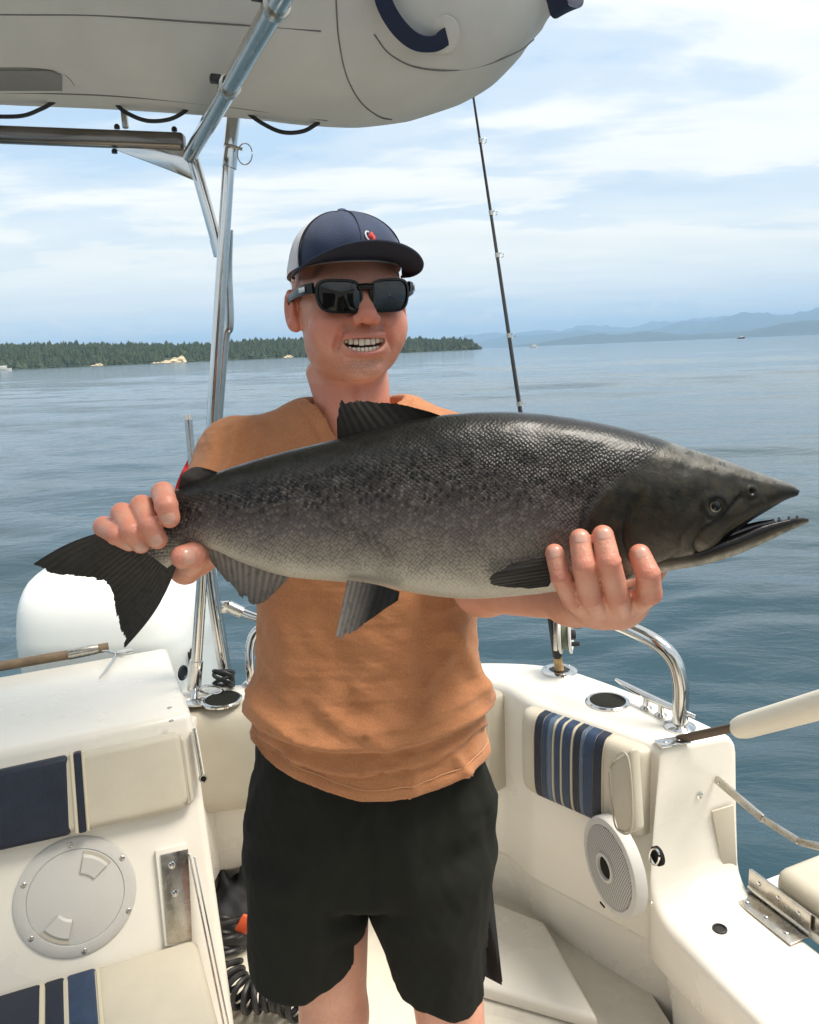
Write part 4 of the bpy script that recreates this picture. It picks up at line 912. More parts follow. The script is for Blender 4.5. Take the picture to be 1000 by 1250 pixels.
# ------------------------------------------------------------------ coiled hose, black bag
def hose():
    P = []
    A, B, C_ = atZ(268, 1150, 0.12), atZ(300, 1215, 0.06), atZ(375, 1228, 0.06)
    base = spline([A + [0.02, 0.03, 0.06], (A + B) / 2 + [-0.01, 0, 0], B, (B + C_) / 2 + [0, 0.02, 0], C_, C_ + [0.10, 0.06, 0]], 420)
    T = np.gradient(base, axis=0)
    for k, (p, tg) in enumerate(zip(base, T)):
        u = unit(tg); a = unit(np.cross(u, [0, 0, 1])); b = np.cross(u, a); th = k / 420 * 2 * math.pi * 19
        P.append(p + 0.034 * (math.cos(th) * a + math.sin(th) * b))
    P = np.array(P); P[:, 2] = np.maximum(P[:, 2], 0.009)
    mk('coiled_hose', tube(P, 0.0075, 8), BLACK, None, label='black coiled washdown hose piled on the cockpit floor', cat='hose')
hose()
def bag():
    o = atZ(275, 1175, 0.0) + [0.02, 0.10, 0]
    t = thing('gear_bag', o, 'crumpled black nylon bag with an orange tab by the cabinet', 'bag')
    def f(p):
        d = sd_ell(p, o + [0.0, 0.0, 0.08], (0.085, 0.11, 0.085)); d = smin(d, sd_ell(p, o + [0.06, 0.03, 0.11], (0.07, 0.08, 0.06)), 0.03); d = smin(d, sd_cone(p, o + [-0.02, 0, 0.12], o + [-0.035, 0.02, 0.21], 0.03, 0.008), 0.02)
        d = smin(d, sd_cone(p, o + [0.02, 0, 0.13], o + [0.035, 0.02, 0.25], 0.022, 0.006), 0.02)
        return np.maximum(d + 0.006 * np.sin(p[:, 0] * 90 + 40 * p[:, 2]) * np.sin(p[:, 1] * 70), -(p[:, 2] - 0.003))
    V, F = surface(f, o + [-0.16, -0.18, -0.02], o + [0.17, 0.18, 0.28], 0.008, 0); mk('bag_body', (V, F), BAGM, t)
    tb = atZ(299, 1128, 0.17); mk('orange_tab', rbox(tb, frame((0.5, 0.1, 0.8)), (0.05, 0.035, 0.012), 0.005), ORANGE, t)
bag()
# ------------------------------------------------------------------ the salmon
FISH_Y = 0.72
def fpx(x, y, dy=0.0): return atY(x, y, FISH_Y + dy)
def salmon():
    t = thing('salmon', fpx(560, 731), 'large dark backed salmon held sideways across both hands, mouth open', 'fish')
    tb = [((150, 652), (205, 694), .011), ((172, 628), (225, 680), .014), ((200, 606), (244, 670), .018), ((232, 590), (262, 672), .023), ((275, 573), (297, 688), .030),
          ((330, 556), (345, 703), .037), ((390, 541), (400, 709), .042), ((450, 526), (456, 714), .047), ((510, 511), (512, 725), .051), ((570, 504), (568, 731), .053),
          ((630, 503), (625, 728), .053), ((690, 509), (680, 722), .052), ((745, 519), (735, 713), .050), ((795, 532), (785, 704), .047), ((840, 547), (830, 694), .042),
          ((880, 560), (866, 680), .036), ((905, 569), (888, 658), .031), ((930, 578), (914, 638), .025), ((950, 585), (938, 623), .019), ((966, 591), (958, 611), .012), ((977, 598), (974, 605), .004)]
    jaw = [((790, 672), (790, 702), .026), ((820, 672), (822, 696), .027), ((850, 668), (852, 691), .026), ((880, 657), (880, 684), .0235), ((905, 648), (908, 674), .020), ((930, 638), (935, 662), .016), ((955, 632), (960, 650), .012), ((975, 630), (978, 642), .008), ((987, 633), (988, 637), .003)]
    def body(tab, ns, na, mouth_side):
        T = spline([a for a, b, w in tab], ns); B = spline([b for a, b, w in tab], ns); W = spline([(w, 0) for a, b, w in tab], ns)[:, 0]
        V, vv, uu, sv, mo = [], [], [], [], []
        cen = (T + B) / 2; arc = np.r_[0, np.cumsum(np.linalg.norm(np.diff(cen, axis=0), axis=1))] * 0.00075
        th = np.linspace(0, 2 * np.pi, na, endpoint=False)
        for i in range(ns):
            hgt = np.linalg.norm(B[i] - T[i]) * 0.00075
            for a in th:
                ca, sa = math.cos(a), math.sin(a)            # a=0 top, pi/2 camera side, pi bottom
                k = (1 - math.copysign(abs(ca) ** 0.93, ca)) / 2
                q = T[i] * (1 - k) + B[i] * k
                wide = abs(sa) ** (0.88 if not mouth_side else 0.7)
                V.append(fpx(q[0], q[1], -math.copysign(wide, sa) * W[i] * (1 - 0.10 * (k - 0.45) ** 2)))
                vv.append(k); uu.append(arc[i]); sv.append(k * hgt)
                mo.append(float(np.clip((0.60 - k) / 0.10, 0, 1)) if mouth_side == 'jaw' else 0.0)
        n = na; F = [(i * n + j, i * n + (j + 1) % n, (i + 1) * n + (j + 1) % n, (i + 1) * n + j) for i in range(ns - 1) for j in range(n)]
        F += [tuple(range(n - 1, -1, -1)), tuple((ns - 1) * n + j for j in range(n))]
        return np.array(V), F, np.array(vv), np.array(uu), np.array(sv), np.array(mo)
    V1, F1, v1, u1, s1, m1 = body(tb, 420, 110, '')
    px, py = proj(V1)
    front = np.clip((FISH_Y - V1[:, 1]) / 0.015, 0, 1)
    Nrm = np.stack([np.zeros(len(V1)), -np.sign(FISH_Y - V1[:, 1] + 1e-9) * 0 - np.where(V1[:, 1] < FISH_Y, 1.0, -1.0), np.zeros(len(V1))], 1)
    head = np.clip((px - 700 - (640 - py) * 0.0) / 20, 0, 1)
    disp = np.zeros(len(V1))
    # gill cover: raised plate with a free rear edge
    gill = [(790, 560), (768, 574), (745, 588), (727, 607), (715, 626), (711, 645), (714, 668), (722, 690)]
    d, sd_ = polydist(px, py, gill[::-1]); sg_ = d * sd_
    disp += 0.0030 / (1 + np.exp(-sg_ / 1.6)) * np.clip(1 - d / 80, 0, 1) ** 0.7 * np.clip((py - 572) / 26, 0, 1) - 0.0022 * np.exp(-((sg_ + 4) / 4.5) ** 2) * np.clip((py - 580) / 25, 0, 1)
    for ln, dep, w in (([(782, 606), (768, 622), (762, 640), (761, 660), (768, 682)], 0.0022, 3.0), ([(848, 636), (832, 652), (830, 672), (812, 690)], 0.0012, 4.0), ([(905, 606), (880, 632), (858, 646), (848, 662), (850, 674)], 0.0028, 3.2), ([(752, 612), (742, 640), (748, 672)], 0.0008, 5.0)):
        d, s_ = polydist(px, py, ln); disp -= dep * np.exp(-(d / w) ** 2)
    d, s_ = polydist(px, py, [(930, 612), (902, 630), (878, 648), (862, 664)]); disp += 0.0022 * np.exp(-(d / 6.5) ** 2)     # maxilla
    d = np.hypot(px - 874, py - 619); disp += 0.0022 * np.exp(-((d - 13) / 5) ** 2) - 0.002 * np.exp(-(d / 8) ** 2)
    d = np.hypot(px - 918, py - 600); disp += 0.0016 * np.exp(-((d - 5) / 2.5) ** 2) - 0.003 * np.exp(-(d / 3) ** 2)
    # lateral line, ventral crease, bruise
    d, s_ = polydist(px, py, [(240, 634), (330, 625), (450, 612), (600, 607), (710, 606)]); disp -= 0.0006 * np.exp(-(d / 3) ** 2)
    disp += 0.0007 * fnoise(np.stack([px / 100, py / 60], 1), 4, 3, 1.0)
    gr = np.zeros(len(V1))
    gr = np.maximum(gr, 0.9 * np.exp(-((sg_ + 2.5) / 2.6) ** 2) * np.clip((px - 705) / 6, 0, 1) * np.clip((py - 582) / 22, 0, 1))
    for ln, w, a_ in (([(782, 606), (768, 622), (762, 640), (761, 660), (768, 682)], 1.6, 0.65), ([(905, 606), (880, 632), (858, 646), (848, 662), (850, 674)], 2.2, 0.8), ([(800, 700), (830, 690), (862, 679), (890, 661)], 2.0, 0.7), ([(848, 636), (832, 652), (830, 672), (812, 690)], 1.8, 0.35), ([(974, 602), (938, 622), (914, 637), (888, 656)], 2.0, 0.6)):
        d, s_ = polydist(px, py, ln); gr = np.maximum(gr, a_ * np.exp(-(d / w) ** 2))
    d, s_ = polydist(px, py, [(388, 622), (410, 636), (445, 655), (480, 678)]); bru = np.exp(-(d / 11) ** 2) * (0.6 + 0.4 * np.sin(px * 0.6 + py))
    d, s_ = polydist(px, py, [(240, 634), (330, 625), (450, 612), (600, 607), (700, 606)]); bru = np.maximum(bru, 0.5 * np.exp(-(d / 2.2) ** 2))
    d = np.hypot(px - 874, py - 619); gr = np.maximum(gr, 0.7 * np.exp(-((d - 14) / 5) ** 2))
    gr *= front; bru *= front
    V1 = V1 + Nrm * (disp * front)[:, None] * np.where(V1[:, 1] < FISH_Y, 1, 0)[:, None]
    lo_ = np.array([1.0 if (x > 862 and k > 0.90) else 0.0 for x, k in zip(px, v1)])
    V2, F2, v2, u2, s2, m2 = body(jaw, 120, 48, 'jaw')
    x2, y2 = proj(V2)
    # hollow of the jaw
    hol = (v2 < 0.2) * np.clip((x2 - 850) / 30, 0, 1) * np.clip((985 - x2) / 30, 0, 1)
    V2[:, 2] -= hol * 0.004 * np.clip(1 - np.abs(V2[:, 1] - FISH_Y) / 0.012, 0, 1)
    V, F = join((V1, F1), (V2, F2))
    hd = np.r_[np.clip((px - 716) / 14, 0, 1) * ((sd_ * 0 + 1)), np.ones(len(V2))]
    dg, sg = polydist(px, py, gill[::-1]); hd[:len(V1)] = np.maximum(np.where(px > 700, 1 / (1 + np.exp(-np.clip(dg * sg, -60, 60) / 3.5)), 0.0), np.clip((px - 800) / 50, 0, 1))
    bellyj = np.r_[v1, 0.55 + 0.45 * v2]
    # ---- material
    m = bpy.data.materials.new('salmon_skin'); m.use_nodes = True; nt = m.node_tree; b = nt.nodes['Principled BSDF']
    def at(nm): a = nt.nodes.new('ShaderNodeAttribute'); a.attribute_name = nm; return a.outputs['Fac']
    vv, head_, mouth = at('down'), at('head'), at('mouth'); cmb = nt.nodes.new('ShaderNodeCombineXYZ'); nt.links.new(at('along'), cmb.inputs[0]); nt.links.new(at('around'), cmb.inputs[1])
    P = cmb.outputs[0]
    wob = math_n(nt, 'ADD', vv, math_n(nt, 'MULTIPLY', math_n(nt, 'SUBTRACT', noise_n(nt, P, 34, 5, 0.6), 0.5), 0.22))
    flank = ramp_n(nt, wob, [(0.0, (0.007, 0.007, 0.006)), (0.10, (0.010, 0.0095, 0.008)), (0.20, (0.018, 0.016, 0.014)), (0.32, (0.036, 0.030, 0.029)), (0.46, (0.072, 0.058, 0.058)), (0.62, (0.118, 0.099, 0.094)), (0.80, (0.25, 0.22, 0.19)), (0.94, (0.46, 0.42, 0.36))])
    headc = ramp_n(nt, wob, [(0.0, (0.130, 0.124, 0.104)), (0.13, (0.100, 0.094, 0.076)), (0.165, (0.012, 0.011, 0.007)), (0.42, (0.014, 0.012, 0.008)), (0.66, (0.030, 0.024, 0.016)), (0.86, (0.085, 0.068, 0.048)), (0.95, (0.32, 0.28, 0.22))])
    vo = nt.nodes.new('ShaderNodeTexVoronoi'); vo.inputs['Scale'].default_value = 1.0; vo.inputs['Randomness'].default_value = 0.5; vo.voronoi_dimensions = '2D'
    nt.links.new(map_n(nt, P, rot=(0, 0, 0.785), scale=(310, 345, 1)), vo.inputs['Vector'])
    nohead = math_n(nt, 'SUBTRACT', 1.0, head_, clamp=True)
    sc_on = math_n(nt, 'MULTIPLY', nohead, ramp_n(nt, vv, [(0.08, 0.25), (0.3, 1.0), (0.86, 0.9), (0.95, 0.3)]))
    edge = math_n(nt, 'MULTIPLY', ramp_n(nt, vo.outputs['Distance'], [(0.28, 0.0), (0.62, 1.0)]), sc_on)
    hs = nt.nodes.new('ShaderNodeSeparateColor'); nt.links.new(vo.outputs['Color'], hs.inputs[0])
    c = mix_n(nt, math_n(nt, 'MULTIPLY', edge, 0.48), flank, (0.018, 0.017, 0.016))
    glint = math_n(nt, 'MULTIPLY', math_n(nt, 'MULTIPLY', ramp_n(nt, hs.outputs[0], [(0.55, 0.0), (0.97, 0.22)]), sc_on), ramp_n(nt, noise_n(nt, P, 22, 3), [(0.35, 0.6), (0.62, 1.0)]))  # sparkle of random scales, mixed into the base colour
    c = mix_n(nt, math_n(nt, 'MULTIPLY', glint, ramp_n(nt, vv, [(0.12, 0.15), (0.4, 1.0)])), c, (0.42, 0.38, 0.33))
    # black spots over the back
    vs = nt.nodes.new('ShaderNodeTexVoronoi'); vs.voronoi_dimensions = '2D'; vs.inputs['Scale'].default_value = 1.0; vs.inputs['Randomness'].default_value = 1.0
    warp = nt.nodes.new('ShaderNodeTexNoise'); warp.inputs['Scale'].default_value = 160; nt.links.new(P, warp.inputs['Vector'])
    va = nt.nodes.new('ShaderNodeVectorMath'); va.operation = 'MULTIPLY_ADD'; nt.links.new(warp.outputs['Color'], va.inputs[0]); va.inputs[1].default_value = (0.006, 0.006, 0); nt.links.new(P, va.inputs[2])
    nt.links.new(map_n(nt, va.outputs[0], scale=(185, 125, 1)), vs.inputs['Vector'])
    ss = nt.nodes.new('ShaderNodeSeparateColor'); nt.links.new(vs.outputs['Color'], ss.inputs[0])
    sp = math_n(nt, 'MULTIPLY', ramp_n(nt, vs.outputs['Distance'], [(0.26, 1.0), (0.40, 0.0)]), math_n(nt, 'GREATER_THAN', ss.outputs[0], math_n(nt, 'MULTIPLY_ADD', vv, 0.9, 0.02)))
    spots = math_n(nt, 'MULTIPLY', sp, ramp_n(nt, vv, [(0.10, 0.95), (0.34, 0.92), (0.46, 0.7), (0.58, 0.0)]))
    c = mix_n(nt, spots, c, (0.007, 0.007, 0.007))
    hsp = math_n(nt, 'MULTIPLY', ramp_n(nt, noise_n(nt, P, 150, 3, 0.55), [(0.58, 0.0), (0.63, 1.0)]), ramp_n(nt, vv, [(0.3, 1.0), (0.6, 0.2)]))
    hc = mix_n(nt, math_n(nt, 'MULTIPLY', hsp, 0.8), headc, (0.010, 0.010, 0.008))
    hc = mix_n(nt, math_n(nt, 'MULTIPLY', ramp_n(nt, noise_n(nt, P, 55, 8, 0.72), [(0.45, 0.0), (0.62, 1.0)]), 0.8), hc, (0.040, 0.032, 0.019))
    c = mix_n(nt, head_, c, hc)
    c = mix_n(nt, math_n(nt, 'MULTIPLY', at('bruise'), 0.55), c, (0.022, 0.019, 0.017))
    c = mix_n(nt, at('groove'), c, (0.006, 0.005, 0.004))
    c = mix_n(nt, mouth, c, (0.010, 0.008, 0.008))
    nt.links.new(c, b.inputs['Base Color'])
    nt.links.new(math_n(nt, 'MULTIPLY', ramp_n(nt, vv, [(0.2, 0.0), (0.5, 0.14), (0.8, 0.14), (1.0, 0.0)]), nohead), b.inputs['Metallic'])
    nt.links.new(ramp_n(nt, noise_n(nt, P, 60, 4), [(0.3, 0.27), (0.7, 0.42)]), b.inputs['Roughness'])
    nt.links.new(ramp_n(nt, vv, [(0.0, 0.26), (0.16, 0.16), (0.30, 0.06)]), b.inputs['Coat Weight']); b.inputs['Coat Roughness'].default_value = 0.25; b.inputs['Specular IOR Level'].default_value = 0.24
    bp = nt.nodes.new('ShaderNodeBump'); bp.inputs['Strength'].default_value = 0.9; bp.inputs['Distance'].default_value = 0.0014
    hgt = math_n(nt, 'ADD', math_n(nt, 'MULTIPLY', math_n(nt, 'MULTIPLY', vo.outputs['Distance'], -1.0), sc_on), math_n(nt, 'MULTIPLY', noise_n(nt, P, 150, 4, 0.6), 0.5))
    nt.links.new(hgt, bp.inputs['Height']); nt.links.new(bp.outputs[0], b.inputs['Normal'])
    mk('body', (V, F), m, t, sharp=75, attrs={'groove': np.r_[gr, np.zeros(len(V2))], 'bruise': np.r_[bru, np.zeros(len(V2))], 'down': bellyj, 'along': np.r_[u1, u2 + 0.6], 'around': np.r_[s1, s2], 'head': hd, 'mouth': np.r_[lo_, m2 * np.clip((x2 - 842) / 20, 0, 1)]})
    # tongue / gums and teeth
    mk('tongue', tube(spline([fpx(862, 668), fpx(890, 655), fpx(920, 644), fpx(945, 637)], 20), np.linspace(0.009, 0.003, 20), 12), MOUTHB, t)
    for k, x in enumerate((952, 964, 974)):
        y = 634 - (x - 945) * 0.10; mk('tooth', tube([fpx(x, y + 3, -0.007), fpx(x - 1, y - 2, -0.006)], [0.0022, 0.0008], 6), MOUTHB, t)
    # eye
    ec = fpx(874, 619, -0.0335); k = np.argmin(np.hypot(px - 874, py - 619) + 1000 * (V1[:, 1] > FISH_Y)); ec = V1[k] + [0, 0.0012, 0]
    ey = mk('eye', revolve([(0.0078, -0.002), (0.0078, 0.0008), (0.0062, 0.0022), (0.003, 0.0030), (0.0004, 0.0032)], ec, (0.15, -1, 0.05), 28), EYER, t)
    mk('pupil', revolve([(0.0046, 0.001), (0.0046, 0.0030), (0.003, 0.0040), (0.0004, 0.0043)], ec, (0.15, -1, 0.05), 24), EYEM, ey)
    # fins: ribbed membranes with torn edges
    fm = bpy.data.materials.new('fin_membrane'); fm.use_nodes = True; nt = fm.node_tree; b = nt.nodes['Principled BSDF']; b.inputs['Roughness'].default_value = 0.5; b.inputs['Specular IOR Level'].default_value = 0.2
    def at(nm): a = nt.nodes.new('ShaderNodeAttribute'); a.attribute_name = nm; return a.outputs['Fac']
    v = nt.nodes.new('ShaderNodeTexCoord').outputs['Object']
    c = mix_n(nt, at('pale'), (0.009, 0.009, 0.008), (0.34, 0.29, 0.25))
    c = mix_n(nt, math_n(nt, 'MULTIPLY', at('ray'), 0.55), c, (0.030, 0.026, 0.023))
    c = mix_n(nt, math_n(nt, 'MULTIPLY', ramp_n(nt, noise_n(nt, v, 170, 3), [(0.52, 0.0), (0.62, 1.0)]), 0.25), c, (0.008, 0.008, 0.008))
    nt.links.new(c, b.inputs['Base Color'])
    def fin(name, root, tip, y0, y1, rays, rag, pale, bulge=0.0, seed=1, thick=0.0016):
        r = np.random.default_rng(seed); n = rays * 6; mlen = 16; R = spline(root, n); T = spline(tip, n); jag = np.zeros(n)
        for k in range(rays): jag[k * 6:(k + 1) * 6] = r.uniform(-1, 0.4)
        jag = jag * rag + r.uniform(-rag, rag, n) * 0.35
        A, Bk, ra, pl = [], [], [], []
        for j in range(n):
            ph = (j % 6) / 6.0 * 2 * math.pi; rr_ = 0.5 + 0.5 * math.cos(ph)
            for i in range(mlen):
                q = i / (mlen - 1); e = 1 + jag[j] * q ** 3
                p = R[j] + (T[j] - R[j]) * q * e; d = T[j] - R[j]; nn = np.array([d[1], -d[0]]) / (np.linalg.norm(d) + 1e-6)
                p = p + nn * bulge * math.sin(math.pi * q) * (2 * j / n - 1)
                yy = y0 + (y1 - y0) * q + 0.0035 * math.sin(j / n * 7 + seed) * q; th = thick * (1 - 0.75 * q) + 0.0005 * rr_
                A.append(fpx(p[0], p[1], yy - th)); Bk.append(fpx(p[0], p[1], yy + th)); ra.append(rr_ * (1 - 0.4 * q)); pl.append(pale(j / (n - 1), q) if callable(pale) else pale)
        Fq = [(j * mlen + i, j * mlen + i + 1, (j + 1) * mlen + i + 1, (j + 1) * mlen + i) for j in range(n - 1) for i in range(mlen - 1)]
        o = n * mlen; Fb = [tuple(o + k for k in f[::-1]) for f in Fq]; Fe = []
        for j in range(n - 1): Fe += [(j * mlen + mlen - 1, o + j * mlen + mlen - 1, o + (j + 1) * mlen + mlen - 1, (j + 1) * mlen + mlen - 1), (j * mlen, (j + 1) * mlen, o + (j + 1) * mlen, o + j * mlen)]
        for i in range(mlen - 1): Fe += [(i, o + i, o + i + 1, i + 1), ((n - 1) * mlen + i, (n - 1) * mlen + i + 1, o + (n - 1) * mlen + i + 1, o + (n - 1) * mlen + i)]
        mk(name, (np.array(A + Bk), Fq + Fb + Fe), fm, t, sharp=50, attrs={'ray': ra + ra, 'pale': pl + pl})
    fin('tail_fin', [(166, 642), (172, 650), (180, 658), (190, 668), (200, 674), (210, 679), (220, 678)], [(36, 690), (74, 702), (112, 706), (133, 716), (141, 742), (147, 768), (153, 790)], 0.0, 0.004, 22, 0.035, lambda u, q: 0.06 + 0.12 * (1 - q), 9.0, 3, 0.004)
    fin('dorsal_fin', [(540, 508), (500, 516), (470, 523), (440, 531), (412, 541)], [(526, 503), (478, 491), (442, 488), (419, 489), (411, 510)], 0.0, -0.004, 12, 0.10, 0.05, 0.0, 5, 0.003)
    fin('adipose_fin', [(270, 578), (257, 583), (247, 588), (236, 596)], [(256, 573), (238, 570), (222, 580), (217, 601)], 0.0, -0.002, 3, 0.0, lambda u, q: 0.10, 0.0, 6, 0.003)
    fin('anal_fin', [(250, 664), (275, 676), (300, 686), (330, 694), (357, 699)], [(258, 686), (281, 714), (300, 732), (320, 737), (347, 712)], 0.0, -0.006, 13, 0.09, lambda u, q: 1.0 - 0.6 * q, 0.0, 7, 0.0025)
    fin('pelvic_fin', [(424, 708), (445, 711), (465, 715), (488, 722)], [(409, 780), (428, 773), (452, 757), (486, 733)], -0.022, -0.034, 10, 0.05, lambda u, q: max(0, 1.0 - 1.6 * u) + 0.02, 0.0, 8, 0.002)
    fin('pectoral_fin', [(676, 678), (678, 690), (676, 703), (670, 716)], [(628, 687), (600, 703), (604, 714), (644, 719)], -0.050, -0.046, 9, 0.06, 0.05, 0.0, 9, 0.0022)
salmon()
# ------------------------------------------------------------------ the man
MAN = thing('person', (-0.075, 1.24, 0.0), 'smiling man in orange t-shirt, black shorts, navy cap and dark sunglasses holding a salmon', 'person')
YAW = math.radians(17)
HO = np.array([-0.0765, 1.172, 1.694])
HX = np.array([math.cos(YAW), math.sin(YAW), 0]); HY = np.array([math.sin(YAW), -math.cos(YAW), 0]); HZ_ = np.array([0, 0, 1.0])
HA = np.array([HX, HY, HZ_])
def hl(x, y, z): return HO + HX * x + HY * y + HZ_ * z
MC = 5.5
def head_sdf(P):
    p = ((P - HO.astype(np.float32)) @ HA.T.astype(np.float32)).astype(np.float32)
    q = p.copy(); q[:, 0] = np.abs(q[:, 0])
    d = sd_ell(p, (0, -.010, .034), (.0760, .096, .080))
    d = smin(d, sd_ell(p, (0, .016, -.024), (.0680, .073, .080)), .03)
    d = smin(d, sd_ell(q, (.027, .020, -.068), (.0345, .050, .034)), .03)                     # jaw
    d = smin(d, sd_ell(p, (0, .065, -.0945), (.0275, .026, .0205)), .024)                        # chin
    d = smin(d, sd_ell(q, (.041, .062, -.034), (.026, .022, .021)), .02)                      # cheeks pushed up by the smile
    d = smin(d, sd_ell(q, (.037, .044, -.046), (.025, .030, .024)), .022)
    d = smin(d, sd_cone(q, (0, .080, .024), (.045, .068, .024), .013, .012), .014)
    d = smin(d, sd_ell(p, (0, .074, -.060), (.038, .022, .024)), .018)                        # muzzle
    d = smin(d, sd_cone(p, (0, .088, .012), (0, .109, -.022), .0078, .0115), .011)
    d = smin(d, sd_ell(p, (0, .1105, -.0265), (.0125, .0115, .0100)), .007)
    d = smin(d, sd_ell(q, (.0140, .098, -.030), (.0088, .0115, .0080)), .006)
    d = smax(d, -sd_ell(q, (.0068, .104, -.0375), (.0040, .0065, .0032)), .002)
    g = sd_cone(q, (.0215, .0985, -.031), (.0400, .0800, -.062), .0050, .0036)                  # smile folds
    d = smax(d, -g, .008)
    d = smin(d, sd_ell(q, (.046, .062, -.052), (.014, .014, .020)), .016)
    d = smax(d, -sd_cone(q, (.0365, .086, -.060), (.0405, .080, -.070), .0026, .0018), .005)
    d = smax(d, -sd_cone(q, (.0, .0985, -.0855), (.018, .091, -.083), .0040, .003), .012)        # below the lip
    curve = MC * q[:, 0] ** 2; pm = p.copy(); pm[:, 2] = p[:, 2] - curve
    d = smin(d, sd_ell(pm, (0, .0905, -.0530), (.029, .0065, .0036)), .007); d = smin(d, sd_ell(pm, (0, .0905, -.0745), (.025, .0090, .0052)), .007)
    cut = sd_ell(pm, (0, .092, -.0632), (.0290, .030, .0090)); d = smax(d, -cut, .003)
    # ears
    e = sd_ell(q, (.0815, -.006, -.010), (.0090, .018, .0285)); e = smin(e, sd_ell(q, (.077, .004, -.031), (.008, .009, .010)), .008)
    e = smax(e, -sd_ell(q, (.0915, .001, -.007), (.0095, .0105, .0185)), .005); d = smin(d, e, .006)
    # neck and throat
    d = smin(d, sd_cone(p, (.006, -.024, -.07), (.010, -.042, -.20), .0510, .0585), .016)
    d = smin(d, sd_cone(q, (.046, -.04, -.10), (.018, .010, -.205), .013, .012), .022)
    d = smin(d, sd_ell(p, (0, .020, -.150), (.011, .010, .014)), .018)
    d = smin(d, sd_cone(q, (.03, -.05, -.21), (.12, -.045, -.255), .040, .028), .04)
    d = smin(d, sd_ell(p, (0, -.030, -.31), (.120, .070, .110)), .04)
    return d
def smax(a, b, k): return -smin(-a, -b, k)
def head_mesh():
    V, F = surface(head_sdf, HO + [-.20, -.17, -.30], HO + [.20, .15, .13], .0021, 2); V = relax(V, F, 1, 0.4)
    p = (V - HO) @ HA.T; x, y, z = p.T; ax = np.abs(x); n = len(V)
    red = 0.30 * np.exp(-((z + .03) / .03) ** 2) * (y > .05) + 0.75 * np.exp(-(((x) / .016) ** 2 + ((z + .026) / .016) ** 2)) * (y > .09) + 0.8 * (ax > .072) * (z < .03) * (z > -.06) * (y < .03)
    red += 0.50 * np.exp(-(((ax - .042) / .02) ** 2 + ((z + .034) / .02) ** 2)) * (y > .04) + 0.40 * (z < -.115) + 0.25 * np.exp(-((z - .04) / .015) ** 2)
    zc = z - MC * ax ** 2
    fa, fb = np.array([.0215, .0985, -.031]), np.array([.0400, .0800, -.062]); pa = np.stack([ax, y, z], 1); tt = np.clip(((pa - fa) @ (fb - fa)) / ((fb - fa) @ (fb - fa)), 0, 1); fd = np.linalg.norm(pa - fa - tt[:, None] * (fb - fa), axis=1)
    red += 0.55 * np.exp(-(fd / .007) ** 2) + 0.18  # redness along the smile folds, also darkening them like crease shade
    lip = np.maximum(0.8 * np.exp(-((zc + .0530) / .0030) ** 4) * (ax < .030), np.exp(-((zc + .0745) / .0052) ** 4) * np.exp(-(ax / .024) ** 4)) * (y > .078)
    jawband = np.clip((-.044 - z) / .02, 0, 1) * np.clip((y + .005) / .03, 0, 1) * np.clip((z + .120) / .012, 0, 1)
    must = np.exp(-((zc + .044) / .006) ** 2) * (ax < .03) * (y > .078)
    stub = np.clip(jawband * (0.35 + 0.65 * np.exp(-((z + .090) / .016) ** 2) * np.exp(-(ax / .035) ** 2)) + 0.8 * must, 0, 1)
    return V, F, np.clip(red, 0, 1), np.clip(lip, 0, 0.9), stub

def hand_sdf(fingers, palm, arm, k=.006):
    """fingers: lists of (point, radius); palm: list of cones; arm: chain"""
    def f(P):
        d = None
        for a, b, ra, rb in palm:
            e = sd_cone(P, a, b, ra, rb); d = e if d is None else smin(d, e, .014)
        for a, b, ra, rb in arm: d = smin(d, sd_cone(P, a, b, ra, rb), .022)
        for ch in fingers:
            e = None
            for (a, ra), (b, rb) in zip(ch[:-1], ch[1:]):
                c = sd_cone(P, a, b, ra, rb); e = c if e is None else smin(e, c, .0012)
            base = np.linalg.norm(P - np.asarray(ch[0][0], np.float32), axis=1)
            kk = np.clip(.012 - .32 * np.maximum(base - .016, 0), .0010, .012)
            d = smin(d, e, kk)
        return d
    return f
def pxl(*p): return np.array([atY(x, y, Y) for x, y, Y in p])
# his left hand (under the head of the fish)
R1 = .0098
LH = [
    [(atY(718, 744, .702), .0115), (atY(699, 731, .664), .0095), (atY(685, 704, .652), .0090), (atY(677, 675, .660), .0081)],
    [(atY(736, 748, .698), .0118), (atY(721, 728, .652), .0104), (atY(713, 690, .639), .0098), (atY(708, 658, .650), .0089)],
    [(atY(759, 748, .698), .0120), (atY(753, 726, .650), .0107), (atY(743, 686, .636), .0101), (atY(736, 654, .647), .0092)],
    [(atY(772, 738, .703), .0120), (atY(793, 724, .654), .0107), (atY(791, 700, .643), .0102), (atY(781, 677, .652), .0092)],
    [(atY(735, 742, .790), .0150), (atY(790, 712, .775), .0115), (atY(805, 690, .770), .0100)],
]
LW = atY(700, 728, .815); LE = atY(592, 712, 1.06); LS = atY(581, 563, 1.22)
LP = [(LW, LH[0][0][0], .022, .0125), (LW, LH[1][0][0], .023, .0130), (LW, LH[2][0][0], .023, .0130), (LW + [.008, 0, .0], LH[3][0][0], .020, .0130), (LW, LH[4][0][0], .022, .016)]
LA = [(LW, LE, .0265, .041), (LE, LS, .044, .052)]
